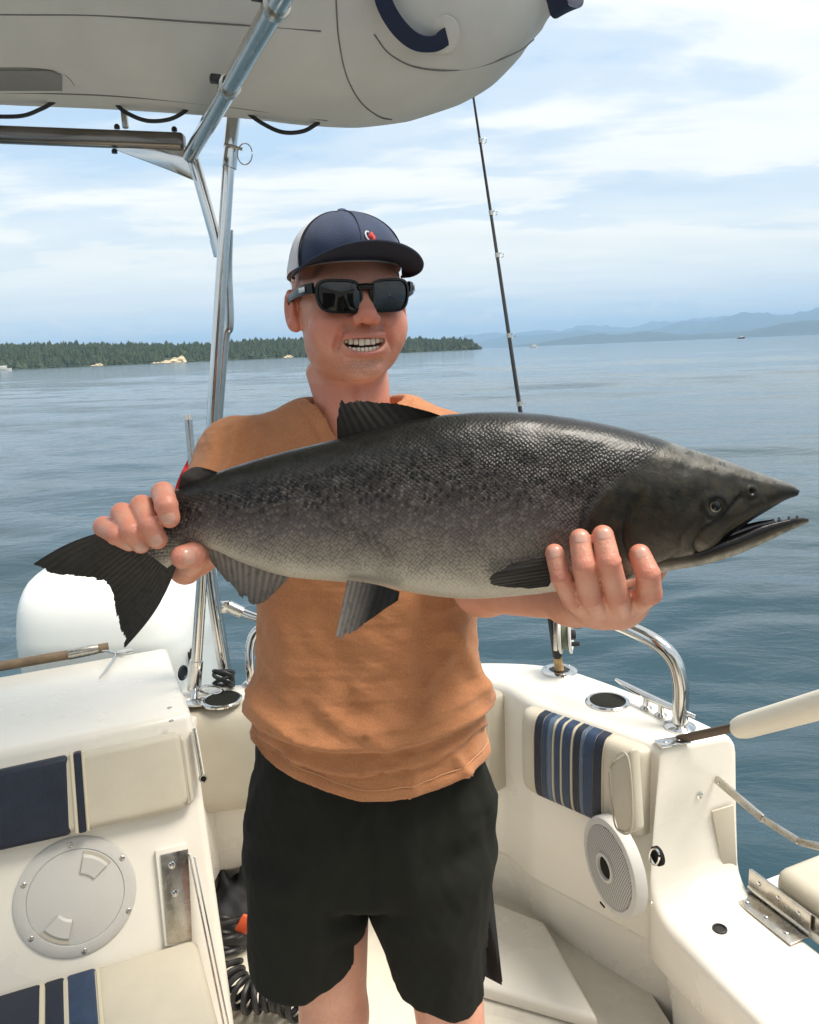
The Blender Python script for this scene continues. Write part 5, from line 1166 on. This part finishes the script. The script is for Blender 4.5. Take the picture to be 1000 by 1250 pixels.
# his right hand (over the tail)
RH = [
    [(atY(216, 622, .768), .0120), (atY(199, 602, .716), .0104), (atY(203, 617, .689), .0101), (atY(207, 632, .689), .0093)],
    [(atY(200, 632, .774), .0120), (atY(173, 618, .714), .0103), (atY(183, 641, .688), .0099), (atY(192, 658, .690), .0092)],
    [(atY(184, 641, .777), .0116), (atY(149, 627, .712), .0100), (atY(161, 649, .688), .0096), (atY(172, 664, .694), .0088)],
    [(atY(170, 651, .776), .0106), (atY(127, 643, .714), .0095), (atY(142, 653, .692), .0090), (atY(158, 662, .698), .0083)],
    [(atY(226, 694, .765), .0130), (atY(243, 677, .724), .0115), (atY(236, 677, .704), .0116), (atY(223, 680, .695), .0108)],
]
RW = atY(232, 668, .825); RE = atY(277, 640, 1.12); RS = atY(292, 561, 1.23)
RP = [(RW, RH[0][0][0], .023, .014), (RW, RH[1][0][0], .024, .014), (RW, RH[2][0][0], .023, .014), (RW, RH[3][0][0], .021, .013), (RW, RH[4][0][0], .020, .014)]
RA = [(RW, RE, .0265, .040), (RE, RS, .043, .052)]
def hand_mesh(fs, pl, arm, lo, hi):
    f = hand_sdf(fs, pl, arm); V, F = surface(f, lo, hi, .0019, 1)
    red = np.zeros(len(V))
    for ch in fs:
        for (a, ra) in ch[1:-1]: red = np.maximum(red, 0.75 * np.exp(-(np.linalg.norm(V - a, axis=1) / (ra * 1.25)) ** 4))
        red = np.maximum(red, 0.7 * np.exp(-(np.linalg.norm(V - ch[-1][0], axis=1) / (ch[-1][1] * 1.3)) ** 4)); red = np.maximum(red, 0.4 * np.exp(-(np.linalg.norm(V - ch[0][0], axis=1) / .02) ** 2))
    # skin folds over the joints, on the outside of the bend
    for ch in fs:
        for k in (1, 2):
            if k >= len(ch) - 1: continue
            a, ra = ch[k]; u = unit(np.asarray(ch[k + 1][0]) - np.asarray(ch[k - 1][0])); s = (V - a) @ u; r = np.linalg.norm(V - a - s[:, None] * u, axis=1)
            m = (np.linalg.norm(V - a, axis=1) < ra * 1.7)
            dd = 0.00030 * np.cos(s / .0011) * np.exp(-(s / .0042) ** 2) * m
            V = V + (V - a - s[:, None] * u) / np.maximum(r, 1e-5)[:, None] * dd[:, None]
    red += 0.22
    return V, F, red
def legs_sdf(P):
    def leg(hip, knee, ank, toe):
        d = sd_cone(P, hip, knee, .082, .056); d = smin(d, sd_cone(P, knee, ank, .054, .036), .03)
        calf = knee * .62 + ank * .38 + np.array([0, .02, 0]); d = smin(d, sd_ell(P, calf, (.046, .05, .11)), .03)
        d = smin(d, sd_cone(P, ank - [0, -.03, .05], toe, .032, .024), .03); return np.maximum(d, -(P[:, 2] - .004))
    d = leg(*LEG1); d = np.minimum(d, leg(*LEG2)); d = smin(d, sd_ell(P, (-.08, 1.23, .98), (.15, .10, .16)), .05)
    return d
k1, k2 = atY(408, 1240, 1.195), atY(556, 1300, 1.17)
LEG1 = [np.array([-.165, 1.23, .90]), k1, np.array([k1[0] - .01, 1.25, .09]), np.array([k1[0] - .03, 1.09, .028])]
LEG2 = [np.array([.005, 1.23, .90]), k2, np.array([k2[0] + .01, 1.24, .09]), np.array([k2[0] + .04, 1.08, .028])]
def body():
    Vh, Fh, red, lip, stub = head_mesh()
    allp = np.array([p for ch in LH for p, _ in ch] + [LW, LE, LS]); Vl, Fl, rl = hand_mesh(LH, LP, LA, np.minimum(allp.min(0), 9) - .058, allp.max(0) + .058)
    allp = np.array([p for ch in RH for p, _ in ch] + [RW, RE, RS]); Vr, Fr, rr = hand_mesh(RH, RP, RA, allp.min(0) - .058, allp.max(0) + .058)
    Vg, Fg = surface(legs_sdf, (-.34, 1.02, -.01), (.26, 1.40, 1.18), .007, 1)
    V = np.vstack([Vh, Vl, Vr, Vg]); o = np.cumsum([0, len(Vh), len(Vl), len(Vr)])
    F = np.vstack([Fh, Fl + o[1], Fr + o[2], Fg + o[3]]); z = lambda a: np.zeros(len(a))
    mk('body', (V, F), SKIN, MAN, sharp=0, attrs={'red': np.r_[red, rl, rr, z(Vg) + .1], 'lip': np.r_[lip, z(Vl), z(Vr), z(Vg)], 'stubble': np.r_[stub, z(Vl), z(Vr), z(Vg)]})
body()
# fingernails
def nail(tip, dip, r, tocam, w=0.82, ln=0.0115):
    tip = np.asarray(tip); u = unit(tip - np.asarray(dip)); n = unit(np.asarray(tocam) - (np.asarray(tocam) @ u) * u); s = np.cross(u, n); G = []
    for i, q in enumerate(np.linspace(-1, 1, 11)):
        wd = w * (1 - abs(q) ** 4 * (0.42 if q > 0 else 0.55)); row = []
        for a in np.linspace(-1, 1, 11):
            an = a * wd; rad = r + .0005 - .0010 * (abs(q) ** 6) - .0007 * abs(a) ** 6 - (0.0010 * max(0, q) ** 2)
            row.append(tip + u * (q * ln / 2 - r * 0.12) + rad * (math.cos(an) * n + math.sin(an) * s) * np.array(1.0))
        G.append(row)
    G = np.array(G); V1, F1 = grid(G); mk('fingernail', (V1, F1), NAIL, MAN, sharp=60)
for ch in LH[:4]: nail(ch[-1][0], ch[-2][0], ch[-1][1], (-.05, -1, .25))
for ch in RH[:4]: nail(ch[-1][0], ch[-2][0], ch[-1][1], (.15, -1, .05))
nail(RH[4][-1][0], RH[4][-2][0], RH[4][-1][1], (0, -1, .15), 0.85, .014)
# mouth lining and teeth
GR = np.array([[hl(.034 * a, .074 - 9 * (.034 * a) ** 2, -.0632 + 5.5 * (.034 * a) ** 2 + .013 * b) for a in np.linspace(-1, 1, 17)] for b in np.linspace(-1, 1, 7)])
mk('mouth_lining', grid(GR), GUM, MAN)
def teeth(name, zc, hgt, ws, yb):
    parts = []; x = -sum(ws) / 2
    for k, w in enumerate(ws):
        c = x + w / 2; x += w; zz = zc + 5.0 * c * c; y = yb - 9.0 * c * c
        ang = math.atan(-18.0 * c); u = HX * math.cos(ang) + HY * math.sin(ang); n = np.cross(HZ_, u); hh = hgt * (1.0 - 0.12 * (k % 2)) * (1 - 6 * abs(c))
        parts.append(rbox(hl(c, y, zz), np.array([u, n, HZ_]), (w * .96, .006, hh), .0016, 3))
    mk(name, join(*parts), TOOTH, MAN, sharp=60)
teeth('upper_teeth', -.0590, .0104, [.0055, .0062, .0066, .0068, .0082, .0082, .0068, .0066, .0062, .0055], .0865)
teeth('lower_teeth', -.0693, .0070, [.0052, .0056, .0056, .0054, .0054, .0056, .0056, .0052], .0835)

# sunglasses
def glasses():
    g = thing('sunglasses', hl(0, .10, -.02), '', ''); del g['label'], g['category']; g.parent = MAN; g.location = WL[g] - WL[MAN]
    def fy(x): return .1075 - 4.0 * x * x
    def outline(sx, grow=0.0, n=48):
        R = []
        for a in np.linspace(0, 2 * math.pi, n, endpoint=False):
            ca, sa = math.cos(a), math.sin(a); w, h = .0268 + grow, .0190 + grow; e = .52
            x = w * math.copysign(abs(ca) ** e, ca); z = h * math.copysign(abs(sa) ** e, sa)
            if z < 0: x *= 1 + 0.10 * z / h; x += sx * .0018 * (z / h)
            x += 0.0; X = sx * .0345 + x; z = z - .002 + .0015 * sx * (X - sx * .0345) / .027
            R.append((X, fy(X), z + .002))
        return R
    for sx in (-1, 1):
        O = outline(sx); c = np.mean(O, 0); rings = []
        for q in (1.0, .8, .55, .3, .04):
            rings.append(np.array([hl(c[0] + (x - c[0]) * q, fy(c[0] + (x - c[0]) * q) + .0022 * (1 - q * q), c[2] + (z - c[2]) * q) for x, y, z in O]))
        mk('lens', loft(rings, caps=False), LENS, g, sharp=80)
        P = np.array([hl(*p) for p in O]); Q = np.array([hl(x, y, z) for x, y, z in outline(sx, .0028)])
        fwd = HY
        mk('rim', loft([P + fwd * .0022, Q + fwd * .0016, Q - fwd * .0030, P - fwd * .0030, P + fwd * .0022], caps=False), FRAME, g, sharp=50)
        T = spline([hl(sx * .0655, fy(.0655) - .002, .012), hl(sx * .0745, .074, .011), hl(sx * .0800, .045, .009), hl(sx * .0825, .012, .006), hl(sx * .083, -.012, .000), hl(sx * .082, -.030, -.014)], 40); rings = []
        for k in range(40):
            tg = unit(T[min(k + 1, 39)] - T[max(k - 1, 0)]); s = unit(np.cross(tg, HZ_)); u = np.cross(s, tg); hh = .0070 - .0028 * k / 39
            rings.append(np.array([T[k] + u * hh * b + s * .0020 * a for a, b in ((1, -1), (1.3, 0), (1, 1), (-1, 1), (-1.3, 0), (-1, -1))]))
        mk('temple', loft(rings), FRAME, g, sharp=50)
        k = 8; mk('temple_mark', rbox(T[k] + (HX * sx) * .0035, frame(T[k + 1] - T[k - 1]), (.016, .007, .0012), .0004), STEEL_D, g)
    B = spline([hl(-.010, fy(.01) + .0005, .0105), hl(0, fy(0) + .001, .0115), hl(.010, fy(.01) + .0005, .0105)], 12); mk('bridge', tube(B, .0042, 12), FRAME, g)
    for sx in (-1, 1): mk('nose_pad', tube([hl(sx * .0085, .104, .006), hl(sx * .0125, .101, -.012)], [.003, .0036], 10), FRAME, g)
glasses()

# cap
def cap():
    g = thing('cap', hl(0, 0, .05), '', ''); del g['label'], g['category']; g.parent = MAN; g.location = WL[g] - WL[MAN]
    rx, ry, cy = .0810, .105, -.012
    def rimz(th): return .046 - .020 * (1 - math.cos(th)) / 2 + .004 * math.sin(th) ** 2
    def pt(th, t, e=0.0):
        # th 0 = front; t 0 rim .. 1 top
        f = (1 - t ** 2.0) ** (1 / 1.75); st = 1 + .085 * math.cos(th) * math.sin(math.pi * min(1, t * 1.1)) * (1 if math.cos(th) > 0 else .3)
        z0 = rimz(th); zt = .1215; z = z0 + (zt - z0) * (0.25 * t + 0.75 * (1 - (1 - t) ** 1.25))
        lean = .008 * t
        return hl((rx + e) * math.sin(th) * f * st, cy + lean + (ry + e) * math.cos(th) * f * st, z + e * t)
    ths = np.radians(62)
    def panel(a0, a1, nm, m, e=0.0, n=36):
        G = np.array([[pt(a, t, e + .0008 * math.sin(9 * a + 5 * t)) for a in np.linspace(a0, a1, n)] for t in np.linspace(0, 1, 24) ** 0.85]); mk(nm, grid(G), m, g, sharp=60)
    panel(-ths, 0, 'front_panel', CAPN); panel(0, ths, 'front_panel', CAPN)
    panel(ths, math.pi, 'mesh_panel', CAPW); panel(-math.pi, -ths, 'mesh_panel', CAPW)
    for a, r, m, e in ((0, .0009, CAPB, .0005), (-ths, .0012, CAPB, .001), (ths, .0012, CAPB, .001), (-ths - .045, .0013, CAPW, .001), (ths + .045, .0013, CAPW, .001), (-ths + .04, .0006, STITCH if False else CAPB, .0006)):
        mk('seam', tube(np.array([pt(a, t, e) for t in np.linspace(0, .99, 30)]), r, 6), m, g)
    mk('button', revolve([(.008, -.002), (.008, .002), (.005, .005), (.001, .006)], pt(0, 1), HZ_, 18), CAPN, g)
    # curved brim
    n, mlen = 60, 18; top, bot = [], []
    for i in range(n):
        a = math.radians(-74 + 148 * i / (n - 1)); s = (i / (n - 1) - .5) * 2
        p0 = np.array([rx * math.sin(a), cy + ry * math.cos(a)]); 
        ext = .074 * (max(0.0, 1 - abs(s) ** 2.6)) ** .55
        dirn = np.array([math.sin(a) * .38, 1.0]); dirn /= np.linalg.norm(dirn)
        for j in range(mlen):
            q = j / (mlen - 1); p = p0 + dirn * ext * q
            z = rimz(a) + .004 - .020 * (abs(p[0]) / .09) ** 2.0 * (0.35 + 0.65 * q) + .010 * q * (1 - abs(s) ** 2)
            top.append(hl(p[0], p[1], z + .0018)); bot.append(hl(p[0], p[1], z - .0018))
    Fq = [(i * mlen + j, i * mlen + j + 1, (i + 1) * mlen + j + 1, (i + 1) * mlen + j) for i in range(n - 1) for j in range(mlen - 1)]
    o = n * mlen; Fb = [tuple(o + k for k in f[::-1]) for f in Fq]; Fe = [(i * mlen + mlen - 1, o + i * mlen + mlen - 1, o + (i + 1) * mlen + mlen - 1, (i + 1) * mlen + mlen - 1) for i in range(n - 1)]
    br = mk('brim', (np.array(top + bot), Fq + Fb + Fe), CAPB, g, sharp=60)
    edge = np.array([(np.array(top[i * mlen + mlen - 1]) + np.array(bot[i * mlen + mlen - 1])) / 2 for i in range(n)]); mk('brim_edge', tube(edge, .0021, 8), CAPB, br)
    mk('sweatband', loft([np.array([pt(a, .0, -.0025) + HZ_ * dz for a in np.linspace(-1.35, 1.35, 40)]) for dz in (-.0015, .012)], closed=False), STITCH, g)
    # small embroidered mark: white curl beside a red leaf shape
    def emb(pts, nm, m, r): mk(nm, tube(spline([pt(math.radians(a), t, .0016) for a, t in pts], 24), r, 8), m, g)
    emb([(7.5, .27), (5.2, .31), (4.4, .37), (5.6, .41), (8.0, .40)], 'logo_curl', WHW, .0011)
    emb([(8.2, .29), (9.6, .34), (11.0, .40)], 'logo_leaf', REDW, np.array([.0012 + .0022 * math.sin(math.pi * k / 23) for k in range(24)]))
    emb([(9.5, .26), (11.5, .30), (12.5, .36)], 'logo_leaf', REDW, np.array([.0008 + .0020 * math.sin(math.pi * k / 23) for k in range(24)]))
cap()
# short hair showing below the cap at the temple and nape
HAIR = material('short_brown_hair', (0.12, 0.075, 0.045), 0.8, var=0.3, vscale=200)
def hair():
    parts = []; r = np.random.default_rng(3)
    for _ in range(900):
        th = r.uniform(math.radians(66), math.radians(180)) * r.choice([-1, 1]); z = r.uniform(-.012 if abs(th) < 1.75 else -.05, .046)
        if abs(th) < 1.75 and z < .0 and r.random() < .6: continue
        p = np.array([.079 * math.sin(th), -.010 + .100 * math.cos(th), z]); P0 = hl(*p)
        # settle on the scalp
        for _k in range(3): P0 = P0 - (P0 - hl(0, -.01, z)) * float(head_sdf(P0[None].astype(np.float32))[0]) / np.linalg.norm(P0 - hl(0, -.01, z))
        out_ = unit(P0 - hl(0, -.01, z)); tip = P0 + out_ * .0022 + HZ_ * -.006 - HY * .003
        s = unit(np.cross(out_, HZ_)) * .0006; parts.append((np.array([P0 - s, P0 + s, tip]), [(0, 1, 2)]))
    mk('hair', join(*parts), HAIR, MAN, sharp=0)
hair()

# ------------------------------------------------------------------ t-shirt
TY = 1.215
ROWS = [(470, 385, 480, .050, 1.215), (505, 345, 530, .085, 1.215), (535, 318, 556, .102, 1.215), (580, 312, 572, .118, 1.212), (650, 314, 578, .122, 1.208), (735, 318, 581, .122, 1.205), (800, 315, 582, .124, 1.20), (850, 311, 590, .130, 1.20), (885, 306, 594, .134, 1.20), (915, 300, 599, .137, 1.205), (960, 298, 603, .140, 1.21), (1010, 296, 606, .142, 1.21)]
_zt = np.array([atY(450, y, TY)[2] for y, *_ in ROWS])[::-1]
_xl = np.array([atY(a, y, TY)[0] for y, a, b, *_ in ROWS])[::-1]; _xr = np.array([atY(b, y, TY)[0] for y, a, b, *_ in ROWS])[::-1]
_dp = np.array([r[3] for r in ROWS])[::-1]; _yc = np.array([r[4] for r in ROWS])[::-1]
def torso_core(P, off=0.0):
    z = P[:, 2]; xl, xr = np.interp(z, _zt, _xl) - off, np.interp(z, _zt, _xr) + off; b = np.interp(z, _zt, _dp) + off; yc = np.interp(z, _zt, _yc)
    cx, a = (xl + xr) / 2, (xr - xl) / 2
    u, w = (P[:, 0] - cx) / a, (P[:, 1] - yc) / b
    r = (np.abs(u) ** 2.35 + np.abs(w) ** 2.35 + 1e-9) ** (1 / 2.35)
    return (r - 1) * np.minimum(a, b) * 0.92
NB = atY(430, 500, 1.205)
HEM = []
for hx, hy in ((303, 900), (311, 914), (325, 930), (345, 945), (375, 960), (410, 973), (440, 981), (480, 979), (520, 970), (560, 955), (585, 938), (600, 916)):
    d_ = ray(hx, hy); q_ = np.array([_C + d_ * k for k in np.linspace(0.9, 1.35, 500)]); v_ = torso_core(q_.astype(np.float32)); k_ = np.argmin(np.where(v_ < 0, np.arange(500), 9999)) if (v_ < 0).any() else np.argmin(v_)
    HEM.append((math.atan2(q_[k_][0] + .08, 1.21 - q_[k_][1]), q_[k_][2]))
HEM = sorted(HEM)
def hem_z(P): return np.interp(np.arctan2(P[:, 0] + .08, 1.21 - P[:, 1]), [h[0] for h in HEM], [h[1] for h in HEM])
def shirt_sdf(P):
    d = np.maximum(torso_core(P), P[:, 2] - (NB[2] + .010))
    yl, yr = atY(392, 527, 1.215), atY(478, 524, 1.215)
    d = smin(d, sd_cone(P, yl, RS, .046, .057), .04); d = smin(d, sd_cone(P, yr, LS, .046, .057), .04)
    d = smin(d, sd_cone(P, RS, RS * .30 + RE * .70 + np.array([-.012, 0, 0]), .059, .065), .04)
    d = smin(d, sd_cone(P, LS, LS * .35 + LE * .65, .059, .066), .04)
    hem = hem_z(P)
    d = smax(d, hem - P[:, 2], .006)
    # neck opening, deeper in front
    na, nb = HO + np.array([.004, .046, -.06]), HO + np.array([.0, .030, -.24])
    hole = sd_cone(P, HO + [0.0, .040, 0.0], HO + [0.004, .028, -.150], .080, .071)
    hole = smin(hole, sd_ell(P, HO + [.012, -.055, -.150], (.050, .062, .066)), .02)
    return smax(d, -hole, .004), hole
STITCH_O = material('orange_thread', (0.52, 0.27, 0.13), 0.85)
def shirt():
    f = lambda P: shirt_sdf(P)[0]
    V, F = surface(f, (-.40, 1.00, .92), (.24, 1.38, 1.62), .0038, 2); V = relax(V, F, 1, .4)
    n = gradient(f, V, .004); hole = shirt_sdf(V.astype(np.float32))[1]
    px, py = proj(V); front = np.clip(-n[:, 1] + .25, 0, 1)
    d = np.zeros(len(V))
    def crease(pts, A, w, over=0.0):
        """soft ridge; 'over' makes the cloth above hang over the cloth below"""
        pts = [tuple(p) for p in spline(pts, 24)]
        q, s = polydist(px, py, pts); e = np.exp(-(q / w) ** 2); s = np.clip(s * q / (w * .35), -1, 1)
        return 2.3 * A * e + 1.45 * over * (-s) * np.exp(-(q / (w * 1.7)) ** 2)
    # the shirt bunched above the hem
    d += crease([(306, 872), (330, 893), (372, 910), (425, 917), (480, 913), (530, 900), (570, 882), (598, 862)], .003, 15, .0085)
    d += crease([(318, 905), (352, 928), (395, 944), (436, 949)], .0, 9, .0042)
    d += crease([(470, 944), (520, 935), (560, 915), (590, 890)], .0, 10, .0040)
    d += crease([(312, 845), (325, 868), (352, 890)], .004, 10, .002); d += crease([(455, 893), (500, 884), (545, 868), (588, 838)], .0042, 13, .002)
    d += crease([(398, 868), (436, 893), (470, 905)], .0035, 12, .0); d += crease([(552, 770), (572, 810), (590, 850)], .0045, 9, .0)
    d += crease([(334, 745), (352, 800), (350, 850)], .003, 16, .0); d += crease([(500, 735), (470, 790), (440, 840)], .0022, 20, .0); d += crease([(388, 740), (412, 800), (424, 850)], -.0022, 18)
    d += crease([(524, 740), (520, 800), (540, 850)], -.0026, 14); d += crease([(566, 760), (548, 800), (520, 840)], .0026, 9)
    d += crease([(560, 925), (572, 948), (570, 962)], .003, 7); d += crease([(352, 925), (362, 950), (366, 968)], .002, 8); d += crease([(500, 925), (508, 948), (506, 972)], .002, 9)
    # pull folds at the arm pit and along the shoulder seam
    for pts, A in (([(300, 512), (296, 540), (291, 575)], -.0042), ([(288, 520), (284, 548), (276, 578)], .003), ([(276, 530), (268, 556), (258, 580)], -.003), ([(262, 540), (256, 560), (248, 580)], .0025), ([(312, 520), (330, 540), (352, 556)], .0022), ([(318, 505), (345, 530), (378, 546)], -.002), ([(520, 485), (535, 500), (545, 515)], -.0022)):
        d += crease(pts, A * .42, 7.0)
    d += 0.0012 * fnoise(V * [9, 9, 15], 8, 3, 1.0) + .0008 * fnoise(V * [30, 30, 46], 18, 3, 1.0) + .0012 * np.clip(fnoise(V * [7, 7, 4], 28, 2, 1.0), 0, 1) ** 2
    # hem double stitch and collar rib
    hemz = hem_z(V)
    dz = V[:, 2] - hemz; d += .0012 * (dz < .019) - .0016 * np.exp(-((dz - .020) / .0022) ** 2)
    rib = (hole < .017) & (V[:, 2] > 1.40); d += .0022 * rib - .0018 * np.exp(-((hole - .0185) / .0022) ** 2) * (V[:, 2] > 1.40)
    d = d * np.where(dz < .004, .3, 1.0) * np.clip(front + .35, 0, 1)
    V = V + n * d[:, None]
    ts = mk('t_shirt', (V, F), COTTON, MAN, sharp=0)
    # collar band
    m = (np.abs(hole) < .004) & (V[:, 2] > 1.40); cc = V[m].mean(0); an = np.arctan2(V[m][:, 0] - cc[0], V[m][:, 1] - cc[1]); vv = V[m]
    Q = [vv[np.abs((an - b_ + np.pi) % (2 * np.pi) - np.pi) < .12].mean(0) for b_ in np.linspace(-np.pi, np.pi, 60, endpoint=False) if (np.abs((an - b_ + np.pi) % (2 * np.pi) - np.pi) < .12).any()]
    mk('collar', tube(spline(Q, 150, True), .0062, 10, caps=False), COTTON, ts, sharp=0)
    # sewn line above the hem
    m = (np.abs(dz - .0215) < .0035) & (n[:, 1] < .35); an = np.arctan2(V[m][:, 0] + .08, 1.21 - V[m][:, 1]); vv = V[m] + n[m] * .0008
    bins = np.linspace(an.min() + .02, an.max() - .02, 90); Q = [vv[np.abs(an - b_) < .05].mean(0) for b_ in bins if (np.abs(an - b_) < .05).any()]
    mk('hem_stitch', tube(np.array(Q), .0009, 5), STITCH_O, ts)
shirt()

# ------------------------------------------------------------------ shorts
def shorts_sdf(P):
    z = P[:, 2]
    def tubez(zs, xl, xr, dep, yc, k=2.3):
        zs = np.array(zs); l, r, b, y = (np.interp(z, zs[::-1], np.array(a)[::-1]) for a in (xl, xr, dep, yc)); cx, a = (l + r) / 2, (r - l) / 2
        u, w = (P[:, 0] - cx) / a, (P[:, 1] - y) / b; q = (np.abs(u) ** k + np.abs(w) ** k + 1e-9) ** (1 / k); return (q - 1) * np.minimum(a, b) * .92
    X = lambda x, y, Y=1.21: atY(x, y, Y)[0]; Zz = lambda y: atY(450, y, 1.21)[2]
    pel = tubez([1.06, Zz(930), Zz(985), Zz(1040), Zz(1120), Zz(1165)], [X(316, 905), X(309, 930), X(297, 985), X(300, 1040), X(306, 1110), X(312, 1150)], [X(580, 905), X(590, 930), X(610, 985), X(604, 1040), X(598, 1110), X(592, 1150)], [.104, .112, .124, .126, .118, .10], [1.215] * 6)
    pel = smax(pel, Zz(1066) - z, .03)
    l1 = tubez([Zz(1000), Zz(1100), Zz(1160), Zz(1225), Zz(1260)], [X(297, 1000), X(304, 1100), X(307, 1160), X(309, 1225), X(310, 1260)], [X(446, 1000), X(447, 1100), X(447, 1160), X(444, 1225), X(442, 1260)], [.118, .120, .118, .112, .11], [1.21, 1.21, 1.205, 1.20, 1.20])
    l2 = tubez([Zz(1000), Zz(1100), Zz(1160), Zz(1225), Zz(1300)], [X(450, 1000), X(454, 1100), X(474, 1160), X(502, 1225), X(520, 1300)], [X(611, 1000), X(598, 1100), X(594, 1160), X(591, 1225), X(588, 1300)], [.118, .122, .120, .115, .11], [1.21, 1.205, 1.20, 1.19, 1.18])
    h1 = .592 + .055 * np.clip((P[:, 0] + .20) / .13, 0, 1.2)
    h2 = .555 + .02 * np.clip((.06 - P[:, 0]) / .1, 0, 1.2)
    l1 = smax(smax(l1, h1 - z, .005), z - Zz(1012), .05); l2 = smax(smax(l2, h2 - z, .005), z - Zz(1012), .05)
    # hollow the leg ends so the thigh shows inside
    d = smin(smin(pel, l1, .02), l2, .02) if False else smin(pel, np.minimum(l1, l2), .012)
    d = smax(d, z - 1.045, .01)
    core1 = sd_cone(P, LEG1[0], LEG1[1], .098, .074); core2 = sd_cone(P, LEG2[0], LEG2[1], .098, .074)
    return smax(d, -np.maximum(np.minimum(core1, core2), z - .66), .006)
def shorts():
    V, F = surface(shorts_sdf, (-.36, 1.02, .46), (.24, 1.40, 1.07), .0048, 2); V = relax(V, F, 1, .4)
    n = gradient(shorts_sdf, V, .005); px, py = proj(V); d = np.zeros(len(V))
    def crease(pts, A, w):
        q, s = polydist(px, py, [tuple(p) for p in spline(pts, 16)]); return A * np.exp(-(q / w) ** 2)
    for pts, A, w in (([(452, 985), (452, 1050), (450, 1120)], -.005, 9), ([(440, 1000), (420, 1040), (395, 1075)], .004, 14), ([(470, 985), (490, 1030), (505, 1080)], .004, 13), ([(500, 985), (505, 1020), (500, 1055)], .0035, 9), ([(335, 960), (345, 1020), (342, 1090)], .0035, 13), ([(372, 975), (372, 1030), (380, 1085)], -.003, 11), ([(560, 975), (565, 1040), (560, 1100)], .0035, 12), ([(450, 1118), (420, 1140), (385, 1150)], .004, 12), ([(452, 1118), (490, 1140), (530, 1150)], .004, 12), ([(330, 1130), (350, 1170), (360, 1205)], .003, 12), ([(540, 1130), (552, 1180), (550, 1235)], .0035, 12), ([(400, 1110), (405, 1160), (395, 1200)], -.003, 10), ([(596, 1000), (580, 1030), (560, 1045)], -.004, 10), ([(604, 970), (590, 985), (575, 990)], .003, 8)):
        d += crease(pts, A, w)
    d += .0022 * fnoise(V * [12, 12, 7], 31, 3, 1.0) + .0012 * np.sin(np.arctan2(V[:, 1] - 1.21, V[:, 0] + .08) * 26 + 3 * np.sin(V[:, 2] * 30)) * np.clip((V[:, 2] - .84) / .1, 0, 1)
    V = V + n * d[:, None]; mk('shorts', (V, F), SHORTS, MAN, sharp=0)
shorts()
# dark towel hanging behind the hip
def towel():
    A = [(594, 990), (600, 1080), (606, 1140), (613, 1203)]; B = [(570, 990), (578, 1080), (584, 1150), (592, 1192)]
    G = np.array([[atY(a[0] * (1 - s) + b[0] * s, a[1] * (1 - s) + b[1] * s, 1.262 + .062 * min(1, i / 12) + .008 * math.sin(6 * s + i * .2)) for s in np.linspace(0, 1, 10)] for i, (a, b) in enumerate(zip(spline(A, 26), spline(B, 26)))])
    V1, F1 = grid(G); V2, F2 = grid(G + [.002, .008, 0]); mk('hanging_towel', join((V1, F1), (V2, F2)), PINBLACK, None, label='narrow black cloth hanging from the back of the shorts', cat='towel')
towel()
